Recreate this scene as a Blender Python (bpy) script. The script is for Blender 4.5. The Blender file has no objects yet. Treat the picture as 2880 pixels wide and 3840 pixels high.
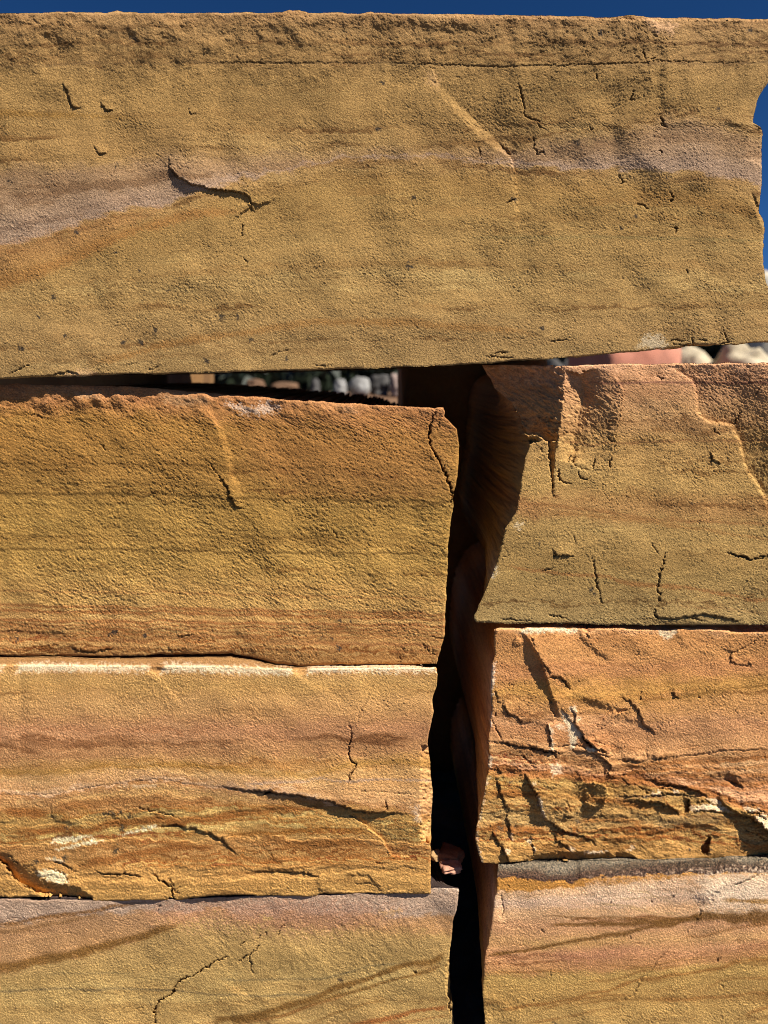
import bpy, math, random
import numpy as np
from mathutils import Vector, noise as mnoise

# ------------------------------------------------------------------ camera, sky, sun, exposure
S = 0.00025                 # metres per photo pixel on the plane of the stone faces
D = 26.0 / 36.0 * 3840 * S  # camera distance to that plane
HX, HY = 1440.0, 1400.0     # photo pixel straight ahead of the lens
scene = bpy.context.scene
cam = bpy.data.cameras.new("camera")
cam.lens = 26.0
cam.sensor_width = 36.0
cam.sensor_fit = 'AUTO'
cam.shift_y = -(1920 - HY) / 3840.0
cam.clip_start = 0.02
cam.clip_end = 3000
cam.dof.use_dof = True
cam.dof.focus_distance = D - 0.004
cam.dof.aperture_fstop = 4.6
camo = bpy.data.objects.new("camera", cam)
camo.location = (0, -D, 0)
camo.rotation_euler = (math.radians(90), 0, 0)
scene.collection.objects.link(camo)
scene.camera = camo

SUN = Vector((0.50, -0.33, 0.78)).normalized()      # direction towards the sun
elev = math.asin(SUN.z)
world = bpy.data.worlds.new("World")
scene.world = world
world.use_nodes = True
wn = world.node_tree.nodes
wn.clear()
sky = wn.new("ShaderNodeTexSky")
sky.sky_type = 'NISHITA'
sky.sun_disc = False
sky.sun_elevation = elev
sky.sun_rotation = math.atan2(SUN.x, SUN.y)
sky.altitude = 3000
sky.air_density = 0.62
sky.dust_density = 0.0
sky.ozone_density = 10.0
bg = wn.new("ShaderNodeBackground")
bg.inputs[1].default_value = 0.05
wo = wn.new("ShaderNodeOutputWorld")
hsv = wn.new("ShaderNodeHueSaturation")       # the deep blue of clear mountain air
hsv.inputs["Saturation"].default_value = 1.12
world.node_tree.links.new(sky.outputs[0], hsv.inputs["Color"])
world.node_tree.links.new(hsv.outputs[0], bg.inputs[0])
world.node_tree.links.new(bg.outputs[0], wo.inputs[0])

sl = bpy.data.lights.new("sun", 'SUN')
sl.energy = 5.0
sl.angle = math.radians(0.5)
sl.color = (1.0, 0.94, 0.85)
so = bpy.data.objects.new("sun", sl)
so.rotation_euler = SUN.to_track_quat('Z', 'Y').to_euler()
so.location = (1, -1, 2)
scene.collection.objects.link(so)
scene.view_settings.view_transform = 'Standard'
scene.view_settings.look = 'None'
scene.view_settings.exposure = 0.72
scene.view_settings.gamma = 1.0
scene.cycles.filter_width = 0.85

rng = np.random.default_rng(11)
STEP = 3.0                  # grid step of the stone faces, in photo pixels (about 0.8 mm)

# ------------------------------------------------------------------ helpers
def lin(c):
    c = np.asarray(c, float) / 255.0
    return np.where(c <= 0.04045, c / 12.92, ((c + 0.055) / 1.055) ** 2.4)

def Zf(x0, y0, k):
    return lambda *p: [(x0 + a * k, y0 + b * k) for a, b in p]
A1, A2, A3, A4 = Zf(0, 0, .868), Zf(1440, 0, .868), Zf(0, 900, .868), Zf(1440, 900, .868)
A5, A6, A7, A8 = Zf(0, 1800, .868), Zf(1440, 1800, .868), Zf(0, 2700, .868), Zf(1440, 2700, .868)
B1, B2, B3, B4 = Zf(1740, 2320, .3436), Zf(2310, 2320, .3436), Zf(1740, 2780, .3436), Zf(2310, 2780, .3436)
B5, B6, B7, B8 = Zf(0, 2880, .4943), Zf(800, 2880, .5787), Zf(1720, 1340, .3978), Zf(1560, 3100, .2411)
C1, C3, C4, C5 = Zf(2480, 40, .3887), Zf(2080, 1240, .4822), Zf(800, 1360, .639), Zf(0, 1360, .5425)
C6, C7, C8 = Zf(0, 3300, .4822), Zf(800, 3300, .5787), Zf(1740, 3200, .6872)
P = lambda *p: list(p)

def to_world(px, py, y):
    k = S * (D + y) / D
    return (px - HX) * k, y, (HY - py) * k

def sstep(a, b, x):
    t = np.clip((x - a) / (b - a), 0, 1)
    return t * t * (3 - 2 * t)

def fnoise(shape, wl0, wl1, beta=1.0, aniso=1.0, ang=0.0, seed=0):
    """Band-limited random field; wavelengths in grid cells, stretched by aniso along ang (degrees, image axes)."""
    r = np.random.default_rng(seed)
    h, w = shape
    H, W = h + 64, w + 64
    f = np.fft.rfft2(r.standard_normal((H, W)))
    fy = np.fft.fftfreq(H)[:, None]
    fx = np.fft.rfftfreq(W)[None, :]
    a = math.radians(ang)
    u = (fx * math.cos(a) + fy * math.sin(a)) * aniso
    v = -fx * math.sin(a) + fy * math.cos(a)
    k = np.sqrt(u * u + v * v) + 1e-9
    amp = k ** (-beta) * np.exp(-(k * wl0) ** 2 * 0.6) * (1 - np.exp(-(k * wl1) ** 2))
    n = np.fft.irfft2(f * amp, s=(H, W))[:h, :w]
    return (n - n.mean()) / (n.std() + 1e-12)

def n1(x, wl, seed):
    """Smooth 1-D noise of x with about the given wavelength."""
    r = np.random.default_rng(seed).standard_normal(4096)
    t = np.asarray(x) / wl + 1000.0
    i = np.floor(t).astype(int)
    f = t - i
    f = f * f * (3 - 2 * f)
    return r[i % 4096] * (1 - f) + r[(i + 1) % 4096] * f

def icurve(pts, x, axis=0):
    p = sorted(pts, key=lambda q: q[axis])
    a = np.array(p, float)
    return np.interp(x, a[:, axis], a[:, 1 - axis])

def seg_dist(qx, qy, pts):
    """nearest distance, arclength fraction, side sign-normal to a polyline"""
    pts = np.asarray(pts, float)
    L = np.hypot(*(pts[1:] - pts[:-1]).T)
    cum = np.concatenate([[0], np.cumsum(L)])
    best = np.full(qx.shape, 1e18)
    tt = np.zeros(qx.shape)
    sx = np.zeros(qx.shape)
    sy = np.zeros(qx.shape)
    for i in range(len(pts) - 1):
        ax, ay = pts[i]
        dx, dy = pts[i + 1] - pts[i]
        t = np.clip(((qx - ax) * dx + (qy - ay) * dy) / max(L[i] ** 2, 1e-9), 0, 1)
        ex, ey = qx - ax - t * dx, qy - ay - t * dy
        d = ex * ex + ey * ey
        m = d < best
        best[m] = d[m]
        tt[m] = (cum[i] + t[m] * L[i]) / cum[-1]
        sx[m] = -dy / max(L[i], 1e-9)
        sy[m] = dx / max(L[i], 1e-9)
        if i == 0:
            ox, oy = np.zeros(qx.shape), np.zeros(qx.shape)
        ox[m] = ex[m]
        oy[m] = ey[m]
    return np.sqrt(best), tt, sx, sy, ox, oy

def slin(c):
    """stone colour from a colour picked by eye: hues drawn together, as the real beds differ only a little"""
    r, g, b = lin(c)
    if b / r > .38 or r < .12:
        return np.array([r, g, b])
    g2 = r * math.exp(math.log(.57) + .6 * (math.log(g / r) - math.log(.59)))
    b2 = r * math.exp(math.log(.185) + .66 * (math.log(b / r) - math.log(.175)))
    return np.array([r, g2, b2])

class Stone:
    """A split-faced stone: a relief sheet (h in mm, towards the viewer) with its mineral colours, then sides and back."""
    def __init__(s, top, bottom, left, right, y, depth, seed, gain=1.0, edge=2.5, taper=0.0):
        s.lk = 1.0
        s.taper = taper
        s.y, s.depth, s.seed, s.gain = y, depth, seed, gain
        xs = [p[0] for p in left + right]
        xa = np.mean([p[0] for p in left])
        xb = np.mean([p[0] for p in right])
        def axis(a, b, lo, hi, step):
            mid = np.arange(max(a, lo), min(b, hi), step)
            pre, post = [], []
            c, d = mid[0], step
            while c > a + 1:
                d *= 1.25
                c = max(a, c - d)
                pre.append(c)
            c, d = mid[-1], step
            while c < b - 1:
                d = d if b <= hi + 1 else d * 1.25
                c = min(b, c + d)
                post.append(c)
            return np.array(pre[::-1] + list(mid) + post)
        gx = axis(xa, xb, -40, 2920, STEP)
        ya = np.mean([p[1] for p in top])
        yb = np.mean([p[1] for p in bottom])
        gy = axis(ya, yb, 0, 3870, STEP)
        u = (gx - xa) / (xb - xa)
        v = (gy - ya) / (yb - ya)
        U, V = np.meshgrid(u, v)
        X = xa + (xb - xa) * U
        Y = ya + (yb - ya) * V
        e = edge
        def T(x): return icurve(top, x) + e * (n1(x, 22, seed) * .5 + n1(x, 70, seed + 1) * .9 + n1(x, 9, seed + 9) * .25)
        def Bo(x): return icurve(bottom, x) + e * (n1(x, 20, seed + 2) * .4 + n1(x, 60, seed + 3) * .7 + n1(x, 9, seed + 10) * .25)
        def Lf(y): return icurve(left, y, 1) + e * (n1(y, 22, seed + 4) * .6 + n1(y, 60, seed + 5) * .9 + n1(y, 9, seed + 11) * .3)
        def Ri(y): return icurve(right, y, 1) + e * (n1(y, 22, seed + 6) * .6 + n1(y, 60, seed + 7) * .9 + n1(y, 9, seed + 12) * .3)
        for _ in range(6):
            Y = T(X) * (1 - V) + Bo(X) * V
            X = Lf(Y) * (1 - U) + Ri(Y) * U
        s.X, s.Y = X, Y
        s.sh = X.shape
        s.H = np.zeros(s.sh)
        s.C = np.ones(s.sh + (3,)) * 0.3
        s.stain = np.ones(s.sh)
        s.wx = s.X + 2.2 * fnoise(s.sh, 3, 25, .8, seed=seed + 20)
        s.wy = s.Y + 2.2 * fnoise(s.sh, 3, 25, .8, seed=seed + 21)
        s.rag = fnoise(s.sh, 2, 14, .7, seed=seed + 22)
        s.grit = fnoise(s.sh, .8, 4, .3, seed=seed + 23)
        s.top, s.bottom, s.left, s.right = top, bottom, left, right

    # ---- relief
    def sub(s, pts, pad):
        a = np.asarray(pts, float)
        m = (s.X > a[:, 0].min() - pad) & (s.X < a[:, 0].max() + pad) & (s.Y > a[:, 1].min() - pad) & (s.Y < a[:, 1].max() + pad)
        return np.nonzero(m)
    def ledge(s, pts, h, d, back=90, soft=2.2, drop=0.0, taper=True):
        ix = s.sub(pts, back + soft)
        if not len(ix[0]): return
        dist, t, nx, ny, ox, oy = seg_dist(s.wx[ix], s.wy[ix], pts)
        flip = np.where(nx * d[0] + ny * d[1] < 0, -1.0, 1.0)
        sd = np.where((ox * nx + oy * ny) * flip >= 0, dist, -dist)
        if np.isscalar(h):
            hh = h * (np.clip(np.minimum(t, 1 - t) / .18, 0, 1) ** .7 if taper else 1.0)
        else:
            hh = np.interp(t, np.linspace(0, 1, len(h)), h)
        up = sstep(-soft, soft, sd) * (1 - np.clip(sd / back, 0, 1)) ** 1.1
        s.H[ix] += .74 * s.lk * hh * up
        if soft < 5:
            g = np.exp(-((sd + 1.5) / 2.4) ** 2) * np.clip(np.abs(hh) / 1.6, 0, 1) ** .7
            s.H[ix] -= 1.3 * g
            s.stain[ix] *= 1 - .45 * g  # colour darkened along the ledge foot, besides the cut groove
        if drop:
            s.H[ix] -= drop * hh * (1 - sstep(-soft, soft, sd)) * (1 - np.clip(-sd / back, 0, 1)) ** 2
    def crack(s, pts, w=2.6, d=2.2, dark=.45):
        w = max(w * .62, 2.0); d *= 1.15; dark = min(dark + .25, .8)
        ix = s.sub(pts, w * 4)
        if not len(ix[0]): return
        dist, t, *_ = seg_dist(s.wx[ix], s.wy[ix], pts)
        tp = np.clip(np.minimum(t, 1 - t) / .2, 0, 1) ** .5
        ww = w * (0.9 + 0.2 * n1(t * 400, 30, len(pts) + abs(int(pts[0][0])))) * (.5 + .5 * tp)
        ww = np.clip(ww, w * .6, w * 1.5)
        g = np.exp(-(dist / ww) ** 2) * tp
        s.H[ix] -= d * g
        s.stain[ix] *= 1 - dark * g
    def patch(s, poly, hs, warp=True, k=1.7):
        ix = s.sub(poly, 8)
        if not len(ix[0]): return
        qx, qy = (s.wx[ix], s.wy[ix]) if warp else (s.X[ix], s.Y[ix])
        ins = s.inside(qx, qy, poly)
        jx, jy = ix[0][ins], ix[1][ins]
        qx, qy = qx[ins], qy[ins]
        p = np.asarray(poly, float)
        n = len(p)
        hs = np.broadcast_to(np.asarray(hs, float), (n,))
        V = [np.stack([p[i, 0] - qx, p[i, 1] - qy], 1) for i in range(n)]
        R = [np.hypot(v[:, 0], v[:, 1]) + 1e-6 for v in V]
        tn = []
        for i in range(n):
            a, b = V[i], V[(i + 1) % n]
            cr = a[:, 0] * b[:, 1] - a[:, 1] * b[:, 0]
            dt = (a * b).sum(1)
            rr = R[i] * R[(i + 1) % n]
            tn.append(np.clip(cr / (rr + dt + 1e-9), -1e4, 1e4))
        num = np.zeros(len(qx)); den = np.zeros(len(qx))
        for i in range(n):
            w = (tn[i - 1] + tn[i]) / R[i]
            num += w * hs[i]; den += w
        val = num / np.where(np.abs(den) < 1e-9, 1e-9, den)
        s.H[jx, jy] += k * np.clip(val, hs.min(), hs.max())
    @staticmethod
    def inside(qx, qy, poly):
        c = np.zeros(qx.shape, bool)
        n = len(poly)
        for i in range(n):
            x1, y1 = poly[i]; x2, y2 = poly[(i + 1) % n]
            if y1 == y2: continue
            c ^= ((y1 > qy) != (y2 > qy)) & (qx < (x2 - x1) * (qy - y1) / (y2 - y1) + x1)
        return c
    def bump(s, x, y, rx, ry, h, ang=0):
        a = math.radians(ang)
        dx, dy = s.X - x, s.Y - y
        u = (dx * math.cos(a) + dy * math.sin(a)) / rx
        v = (-dx * math.sin(a) + dy * math.cos(a)) / ry
        s.H += h * np.exp(-(u * u + v * v))
    # ---- colour
    def bands(s, curves, warp=8, lam=0.06, lamwl=14, thinl=.38):
        ww = fnoise(s.sh, 4, 60, 1.1, aniso=2.2, seed=s.seed + 30) * warp + fnoise(s.sh, 1.2, 8, .3, seed=s.seed + 31) * warp * .25
        y = s.Y + ww
        cs = [(icurve(c, s.X), slin(col)) for c, col in curves]
        tpx = np.zeros(s.sh)
        s.C[:] = cs[0][1]
        for k in range(len(cs) - 1):
            y0, c0 = cs[k]; y1, c1 = cs[k + 1]
            f = np.clip((y - y0) / np.maximum(y1 - y0, 1.0), 0, 1)
            m = y >= y0
            g = (f * f * (3 - 2 * f))[m][:, None]
            s.C[m] = c0 * (1 - g) + c1 * g
            tpx += f * max(float(np.mean(y1 - y0)), 1)
        tpx += np.clip(y - cs[-1][0], 0, None)
        s.t = tpx
        l = n1(tpx, lamwl, s.seed + 33) * .6 + n1(tpx, lamwl * .45, s.seed + 34) * .35 + n1(tpx, lamwl * 4, s.seed + 35) * .6
        mod = np.clip(.6 + .5 * fnoise(s.sh, 20, 160, 1, aniso=3, seed=s.seed + 36), 0, 2)
        k = (lam * l * mod)[..., None]
        s.C *= np.clip(1 + k * np.array([.75, 1.05, 1.3]), .4, 1.6)
        # hairline rust and grey bedding planes, coming and going along the bed
        for wl, sd, fl in ((9, 37, 38), (17, 39, 44)):
            thin = np.clip(n1(tpx + 1.2 * s.rag, wl, s.seed + sd) - .75, 0, 1.0)
            on = np.clip(fnoise(s.sh, 12, 140, 1, aniso=6, seed=s.seed + fl) + .55, 0, 1.5)
            s.C *= 1 - (thin * on * thinl)[..., None] * np.array([.78, .9, 1.0])
    def lamz(s, c0, c1, amt, wl, fade=30):
        """extra strong lamination between two curves: thin rust lines"""
        m = sstep(0, fade, s.wy - icurve(c0, s.X)) * sstep(0, fade, icurve(c1, s.X) - s.wy)
        l = n1(s.t, wl, s.seed + 40) + .6 * n1(s.t, wl * .4, s.seed + 41)
        mod = np.clip(.8 + .5 * fnoise(s.sh, 15, 120, 1, aniso=4, seed=s.seed + 42), 0.1, 2)
        s.C *= np.clip(1 + (amt * m * l * mod)[..., None] * np.array([.6, 1.0, 1.35]), .35, 1.7)
    def line(s, pts, col, w=4, a=.6, ends=40, rag=3):
        x0, x1 = min(p[0] for p in pts), max(p[0] for p in pts)
        yy = icurve(pts, s.X) + (s.rag * .6 + s.grit * .5) * rag + 3 * n1(s.X, 60, s.seed + int(x0) % 50)
        wv = w if np.isscalar(w) else icurve(list(zip(np.linspace(x0, x1, len(w)), w)), s.X)
        wv = 1.8 * wv * np.clip(0.95 + .2 * n1(s.X, 45, s.seed + int(x1) % 60), .6, 1.4)
        d = (s.Y - yy) / np.maximum(wv, 2.0)
        m = min(1.4 * a, .97) * np.exp(-np.abs(d) ** 4)
        if x0 > -20: m *= sstep(x0 - 5, x0 + ends, s.X)
        if x1 < 2870: m *= sstep(x1 + 5, x1 - ends, s.X)
        m *= np.clip(.95 + .10 * s.rag + .14 * s.grit, 0, 1.25)
        m = np.clip(m, 0, 1)[..., None]
        s.C[:] = s.C * (1 - m) + lin(col) * np.array([.9, 1.06, 1.1]) * m
    def blot(s, poly, col, a=.8, soft=6, rag=6):
        ix = s.sub(poly, soft + 3 * rag)
        if not len(ix[0]): return
        qx, qy = s.wx[ix], s.wy[ix]
        dist = seg_dist(qx, qy, list(poly) + [poly[0]])[0]
        sd = np.where(s.inside(qx, qy, poly), dist, -dist) + s.rag[ix] * rag
        m = (a * sstep(-soft, soft, sd))[:, None]
        s.C[ix] = s.C[ix] * (1 - m) + slin(col) * m
    def spots(s, pts, r=9, col=(52, 46, 40)):
        for i, (x, y) in enumerate(pts):
            rr = 1.25 * r * (.6 + .5 * ((i * 37) % 10) / 10)
            ix = s.sub([(x, y)], rr * 2)
            if not len(ix[0]): continue
            d = np.hypot(s.wx[ix] - x, s.wy[ix] - y) + s.rag[ix] * rr * .35
            m = (.9 * sstep(rr, rr * .45, d))[:, None]
            s.C[ix] = s.C[ix] * (1 - m) + slin(col) * m
    # ---- build
    def texture(s, swell=1.0, lump=.22, fine=.07, ang=35, an=1.8, seedo=0, lamr=.05):
        q = s.seed + 50 + seedo
        mod = np.clip(1 + .2 * fnoise(s.sh, 25, 200, 1, seed=q + 5), .45, 1.8)
        s.H += swell * fnoise(s.sh, 40, 300, 1.5, seed=q)
        a = fnoise(s.sh, .9, 6, .55, aniso=an, ang=ang, seed=q + 1)
        s.H += lamr * (n1(s.t, 13, s.seed + 80) + .7 * n1(s.t, 31, s.seed + 81)) * np.clip(.7 + .5 * fnoise(s.sh, 10, 100, 1, aniso=5, seed=q + 9), 0, 2)
        d = fnoise(s.sh, 4, 20, .9, aniso=an * 1.05, ang=ang - 4, seed=q + 3)
        e = fnoise(s.sh, 10, 50, 1.1, aniso=1.5, ang=ang, seed=q + 8)
        s.H += lump * mod * (.52 * a + .22 * d + .26 * e)
        s.H += fine * mod * (.8 * fnoise(s.sh, .6, 2.5, 0, seed=q + 2) + .55 * fnoise(s.sh, 1.0, 5, .3, aniso=2.6, ang=ang - 6, seed=q + 6))
    def build(s, label, mat, round_px=9, side_noise=.6):
        X, Y, H = s.X, s.Y, s.H.copy()
        h, w = s.sh
        # rounded arris all round, of uneven radius
        up = Y - Y[0][None, :]; dn = Y[-1][None, :] - Y
        lf = X - X[:, :1]; rt = X[:, -1:] - X
        for dd, sd in ((up, 60), (dn, 61), (lf, 62), (rt, 63)):
            r = round_px * (1 + .35 * n1((X + Y) if sd < 62 else (Y - X * .2), 80, s.seed + sd))
            r = np.maximum(r, 3)
            q = np.clip(1 - dd / r, 0, 1)
            H -= r * .25 * (1 - np.sqrt(1 - np.minimum(q, .98) ** 2))
        Yd = s.y - H * .001
        k = S * (D + Yd) / D
        front = np.stack([(X - HX) * k, Yd, (HY - Y) * k], -1).reshape(-1, 3)
        g3 = 1 + .085 * s.grit[..., None] * np.array([1, 1.05, 1.2]) + .05 * np.clip(fnoise(s.sh, .6, 2, 0, seed=s.seed + 24), -3, 3)[..., None]
        col = np.clip(s.C * g3 * (1.2 * s.gain) * s.stain[..., None], .004, .92).reshape(-1, 3)
        idx = np.arange(h * w).reshape(h, w)
        f = np.stack([idx[:-1, :-1], idx[1:, :-1], idx[1:, 1:], idx[:-1, 1:]], -1).reshape(-1, 4)
        loop = np.concatenate([idx[0, :-1], idx[:-1, -1], idx[-1, :0:-1], idx[:0:-1, 0]])
        n = len(loop)
        bp = front[loop]
        nb = np.roll(bp, -1, 0) - np.roll(bp, 1, 0)
        out = np.stack([nb[:, 2], np.zeros(n), -nb[:, 0]], 1)
        # clockwise walk in image = outward is to the left of travel in (x,z)
        ctr = bp.mean(0)
        out /= np.linalg.norm(out, axis=1)[:, None] + 1e-12
        if ((bp - ctr) * out).sum() < 0: out = -out
        ts = np.array([0.8, 2, 4, 7, 11, 16, 22, 29, 37, 46, 56, 67, 80, 95, 112, 132, 155, 182, 214, 250, 290, 340, 400])
        ts = ts[ts < s.depth - 20].tolist() + [s.depth]
        K = len(ts)
        def loopsmooth(a, r):
            k = np.exp(-.5 * (np.arange(-3 * r, 3 * r + 1) / r) ** 2); k /= k.sum()
            e = np.concatenate([a[-3 * r:], a, a[:3 * r]])
            return np.stack([np.convolve(e[:, i], k, 'valid') for i in range(a.shape[1])], 1)
        bps = loopsmooth(bp, 20)
        bpf = loopsmooth(bp, 80)
        cls = loopsmooth(col[loop], 9)
        cn = fnoise((K, n), .8, 9, .6, seed=s.seed + 72)
        cn2 = fnoise((K, n), 3, 30, 1, aniso=1, seed=s.seed + 73)
        gn = fnoise((K, n), 2.5, 40, 1.2, seed=s.seed + 70) * side_noise
        gf = fnoise((K, n), 1.0, 4, .5, seed=s.seed + 71) * side_noise * .22
        verts, cols, faces = [front], [col], [f]
        prev = loop
        yend = s.y + s.depth * .001
        for i, t in enumerate(ts):
            fr = t / s.depth
            g = (gn[i] + gf[i]) * min(1, t / 12) * .001 * (.2 + .8 * np.abs(out[:, 0])) - min(t, 6) * .00012
            wsm = min(1, t / 14)
            wf = min(1, t / 120)
            tap = s.taper * min(t, 60) * .001 * np.clip(out[:, 0], 0, 1)
            v = bp * (1 - wsm) + (bps * (1 - wf) + bpf * wf) * wsm + out * (g - tap)[:, None]
            y0 = bp[:, 1] * (1 - wsm) + (bps[:, 1] * (1 - wf) + bpf[:, 1] * wf) * wsm
            v[:, 1] = np.maximum(y0 + (yend - y0) * fr, bp[:, 1] + .0002 * (i + 1))
            base = sum(len(a) for a in verts)
            cur = np.arange(base, base + n)
            verts.append(v)
            cl = (col[loop] * (1 - wsm) + cls * wsm) * np.clip(1 + .05 * cn2[i][:, None], .5, 1.5)
            cols.append(cl)
            faces.append(np.stack([prev, np.roll(prev, -1), np.roll(cur, -1), cur], -1)[:, ::-1])
            prev = cur
        base = sum(len(a) for a in verts)
        cv = verts[-1].mean(0)[None]
        verts.append(cv); cols.append(cols[-1].mean(0)[None])
        V = np.concatenate(verts); Cc = np.concatenate(cols); F = np.concatenate(faces)
        tri = np.stack([prev, np.full(n, base), np.roll(prev, -1)], -1)[:, ::-1]
        org = np.array([V[:, 0].mean(), s.y, V[:, 2].min()])
        me = bpy.data.meshes.new("sandstone_block")
        nv, nq, nt = len(V), len(F), len(tri)
        me.vertices.add(nv)
        me.vertices.foreach_set("co", (V - org).astype(np.float32).ravel())
        me.loops.add(nq * 4 + nt * 3)
        me.loops.foreach_set("vertex_index", np.concatenate([F.ravel(), tri.ravel()]).astype(np.int32))
        me.polygons.add(nq + nt)
        me.polygons.foreach_set("loop_start", np.concatenate([np.arange(nq) * 4, nq * 4 + np.arange(nt) * 3]).astype(np.int32))
        me.polygons.foreach_set("use_smooth", np.ones(nq + nt, bool))
        me.update(calc_edges=True)
        at = me.attributes.new("mineral", 'FLOAT_COLOR', 'POINT')
        at.data.foreach_set("color", np.concatenate([Cc, np.ones((nv, 1))], 1).astype(np.float32).ravel())
        me.materials.append(mat)
        o = bpy.data.objects.new("sandstone_block", me)
        o.location = org
        o["label"] = label
        o["category"] = "stone block"
        o["group"] = "dry-stacked sandstone blocks"
        scene.collection.objects.link(o)
        return o

def rock_mat(name, grain=.22, tint=None, bump=.8):
    m = bpy.data.materials.new(name)
    m.use_nodes = True
    nt = m.node_tree; N = nt.nodes; L = nt.links
    b = N["Principled BSDF"]
    b.inputs["Roughness"].default_value = .88
    b.inputs["Specular IOR Level"].default_value = .22
    tc = N.new("ShaderNodeTexCoord")
    if tint is None:
        a = N.new("ShaderNodeAttribute"); a.attribute_name = "mineral"
        src = a.outputs["Color"]
    else:
        big = N.new("ShaderNodeTexNoise"); big.inputs["Scale"].default_value = 9; big.inputs["Detail"].default_value = 6
        L.new(tc.outputs["Object"], big.inputs["Vector"])
        cr = N.new("ShaderNodeValToRGB")
        cr.color_ramp.elements[0].position = .35; cr.color_ramp.elements[1].position = .68
        cr.color_ramp.elements[0].color = (*tint[0], 1); cr.color_ramp.elements[1].color = (*tint[1], 1)
        L.new(big.outputs[0], cr.inputs[0])
        src = cr.outputs[0]
    n1_ = N.new("ShaderNodeTexNoise"); n1_.inputs["Scale"].default_value = 900; n1_.inputs["Detail"].default_value = 3
    n1_.inputs["Roughness"].default_value = .75
    L.new(tc.outputs["Object"], n1_.inputs["Vector"])
    mr = N.new("ShaderNodeMapRange")
    mr.inputs[1].default_value = .3; mr.inputs[2].default_value = .7
    mr.inputs[3].default_value = 1 - grain * 1.3; mr.inputs[4].default_value = 1 + grain
    L.new(n1_.outputs[0], mr.inputs[0])
    vo = N.new("ShaderNodeTexVoronoi"); vo.inputs["Scale"].default_value = 700
    L.new(tc.outputs["Object"], vo.inputs["Vector"])
    sep = N.new("ShaderNodeSeparateColor"); L.new(vo.outputs["Color"], sep.inputs[0])
    gr = N.new("ShaderNodeMapRange")      # a few pale and dark sand grains
    gr.inputs[1].default_value = .0; gr.inputs[2].default_value = 1.0
    gr.inputs[3].default_value = .86; gr.inputs[4].default_value = 1.14
    L.new(sep.outputs[0], gr.inputs[0])
    mu = N.new("ShaderNodeMath"); mu.operation = 'MULTIPLY'
    L.new(mr.outputs[0], mu.inputs[0]); L.new(gr.outputs[0], mu.inputs[1])
    mx = N.new("ShaderNodeVectorMath"); mx.operation = 'SCALE'
    L.new(src, mx.inputs[0]); L.new(mu.outputs[0], mx.inputs["Scale"])
    L.new(mx.outputs[0], b.inputs["Base Color"])
    bp = N.new("ShaderNodeBump"); bp.inputs["Strength"].default_value = bump; bp.inputs["Distance"].default_value = .0011
    L.new(n1_.outputs[0], bp.inputs["Height"])
    L.new(bp.outputs[0], b.inputs["Normal"])
    return m

MAT = rock_mat("sandstone")
UP, DN, LF, RT = (0, -1), (0, 1), (-1, 0), (1, 0)
UR, UL, DR, DL = (1, -1), (-1, -1), (1, 1), (-1, 1)
XL, XR = -520, 3320

# ================================================================== TOP BLOCK
b = Stone(
    top=P((XL, 46), (0, 47), (400, 46), (440, 39), (470, 46), (700, 48), (1060, 46), (1085, 36), (1120, 35), (1155, 47), (1440, 49),
          (1600, 50), (1781, 55), (2200, 62), (2234, 68), (2295, 66), (2360, 57), (2412, 60), (2434, 68), (2880, 71), (3000, 72)),
    bottom=P((XL, 1440), (0, 1421), (295, 1410), (642, 1402), (1000, 1393), (1440, 1380), (1700, 1369), (1926, 1356), (2221, 1334),
             (2351, 1325), (2594, 1300), (2880, 1285), (3000, 1280)),
    left=P((XL, 0), (XL, 1500)),
    right=P((2960, 40), (2950, 150), (2900, 260), (2880, 304), (2841, 374), (2822, 460), (2834, 467), (2851, 477), (2859, 491), (2857, 565), (2860, 658),
            (2851, 724), (2847, 794), (2863, 829), (2867, 892), (2861, 946), (2866, 1006), (2872, 1059), (2884, 1085), (2900, 1200), (2905, 1290)),
    y=0.0, depth=430, seed=100, edge=2.0)
pk_up = P((XL, 650), (0, 640), (450, 625), (625, 588), (900, 600), (1250, 588), (1440, 577), (1570, 580), (1750, 580), (1926, 562), (2134, 530), (2350, 505), (2482, 465), (2600, 452), (2880, 530))
pk_lo = P((XL, 1010), (0, 935), (113, 905), (390, 807), (634, 764), (720, 729), (868, 677), (1250, 606), (1440, 592), (1614, 595), (1813, 608), (1926, 625), (2082, 638), (2350, 640), (2612, 644), (2794, 686), (2880, 712))
sh = lambda c, d: [(x, y + d) for x, y in c]
b.bands([
    (P((XL, 40), (2900, 60)), (164, 128, 82)),
    (P((XL, 110), (2900, 110)), (150, 117, 70)),
    (P((XL, 190), (2900, 180)), (150, 118, 68)),
    (P((XL, 330), (2900, 320)), (158, 126, 70)),
    (P((XL, 425), (1000, 430), (2900, 400)), (158, 126, 70)),
    (sh(pk_up, -45), (160, 126, 72)),
    (sh(pk_up, 40), (161, 132, 100)),
    (sh(pk_lo, -14), (167, 137, 110)),
    (sh(pk_lo, 6), (164, 128, 74)),
    (sh(pk_lo, 90), (162, 130, 70)),
    (P((XL, 1110), (2900, 1110)), (166, 136, 78)),
    (P((XL, 1260), (2900, 1230)), (164, 134, 80)),
    (P((XL, 1420), (0, 1400), (2900, 1270)), (158, 130, 78)),
], warp=7, lam=.09, lamwl=15)
b.blot(P((-60, 925), (150, 890), (400, 810), (600, 780), (500, 840), (250, 960), (-60, 1060)), (166, 112, 64), .5, 25, 12)
b.line(P((-60, 1085), (0, 1062), (150, 1012), (290, 957), (420, 892), (520, 856), (640, 822), (780, 796), (960, 785)), (164, 106, 54), [16, 15, 12, 11, 9, 5], .55, 150, 7)
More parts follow.
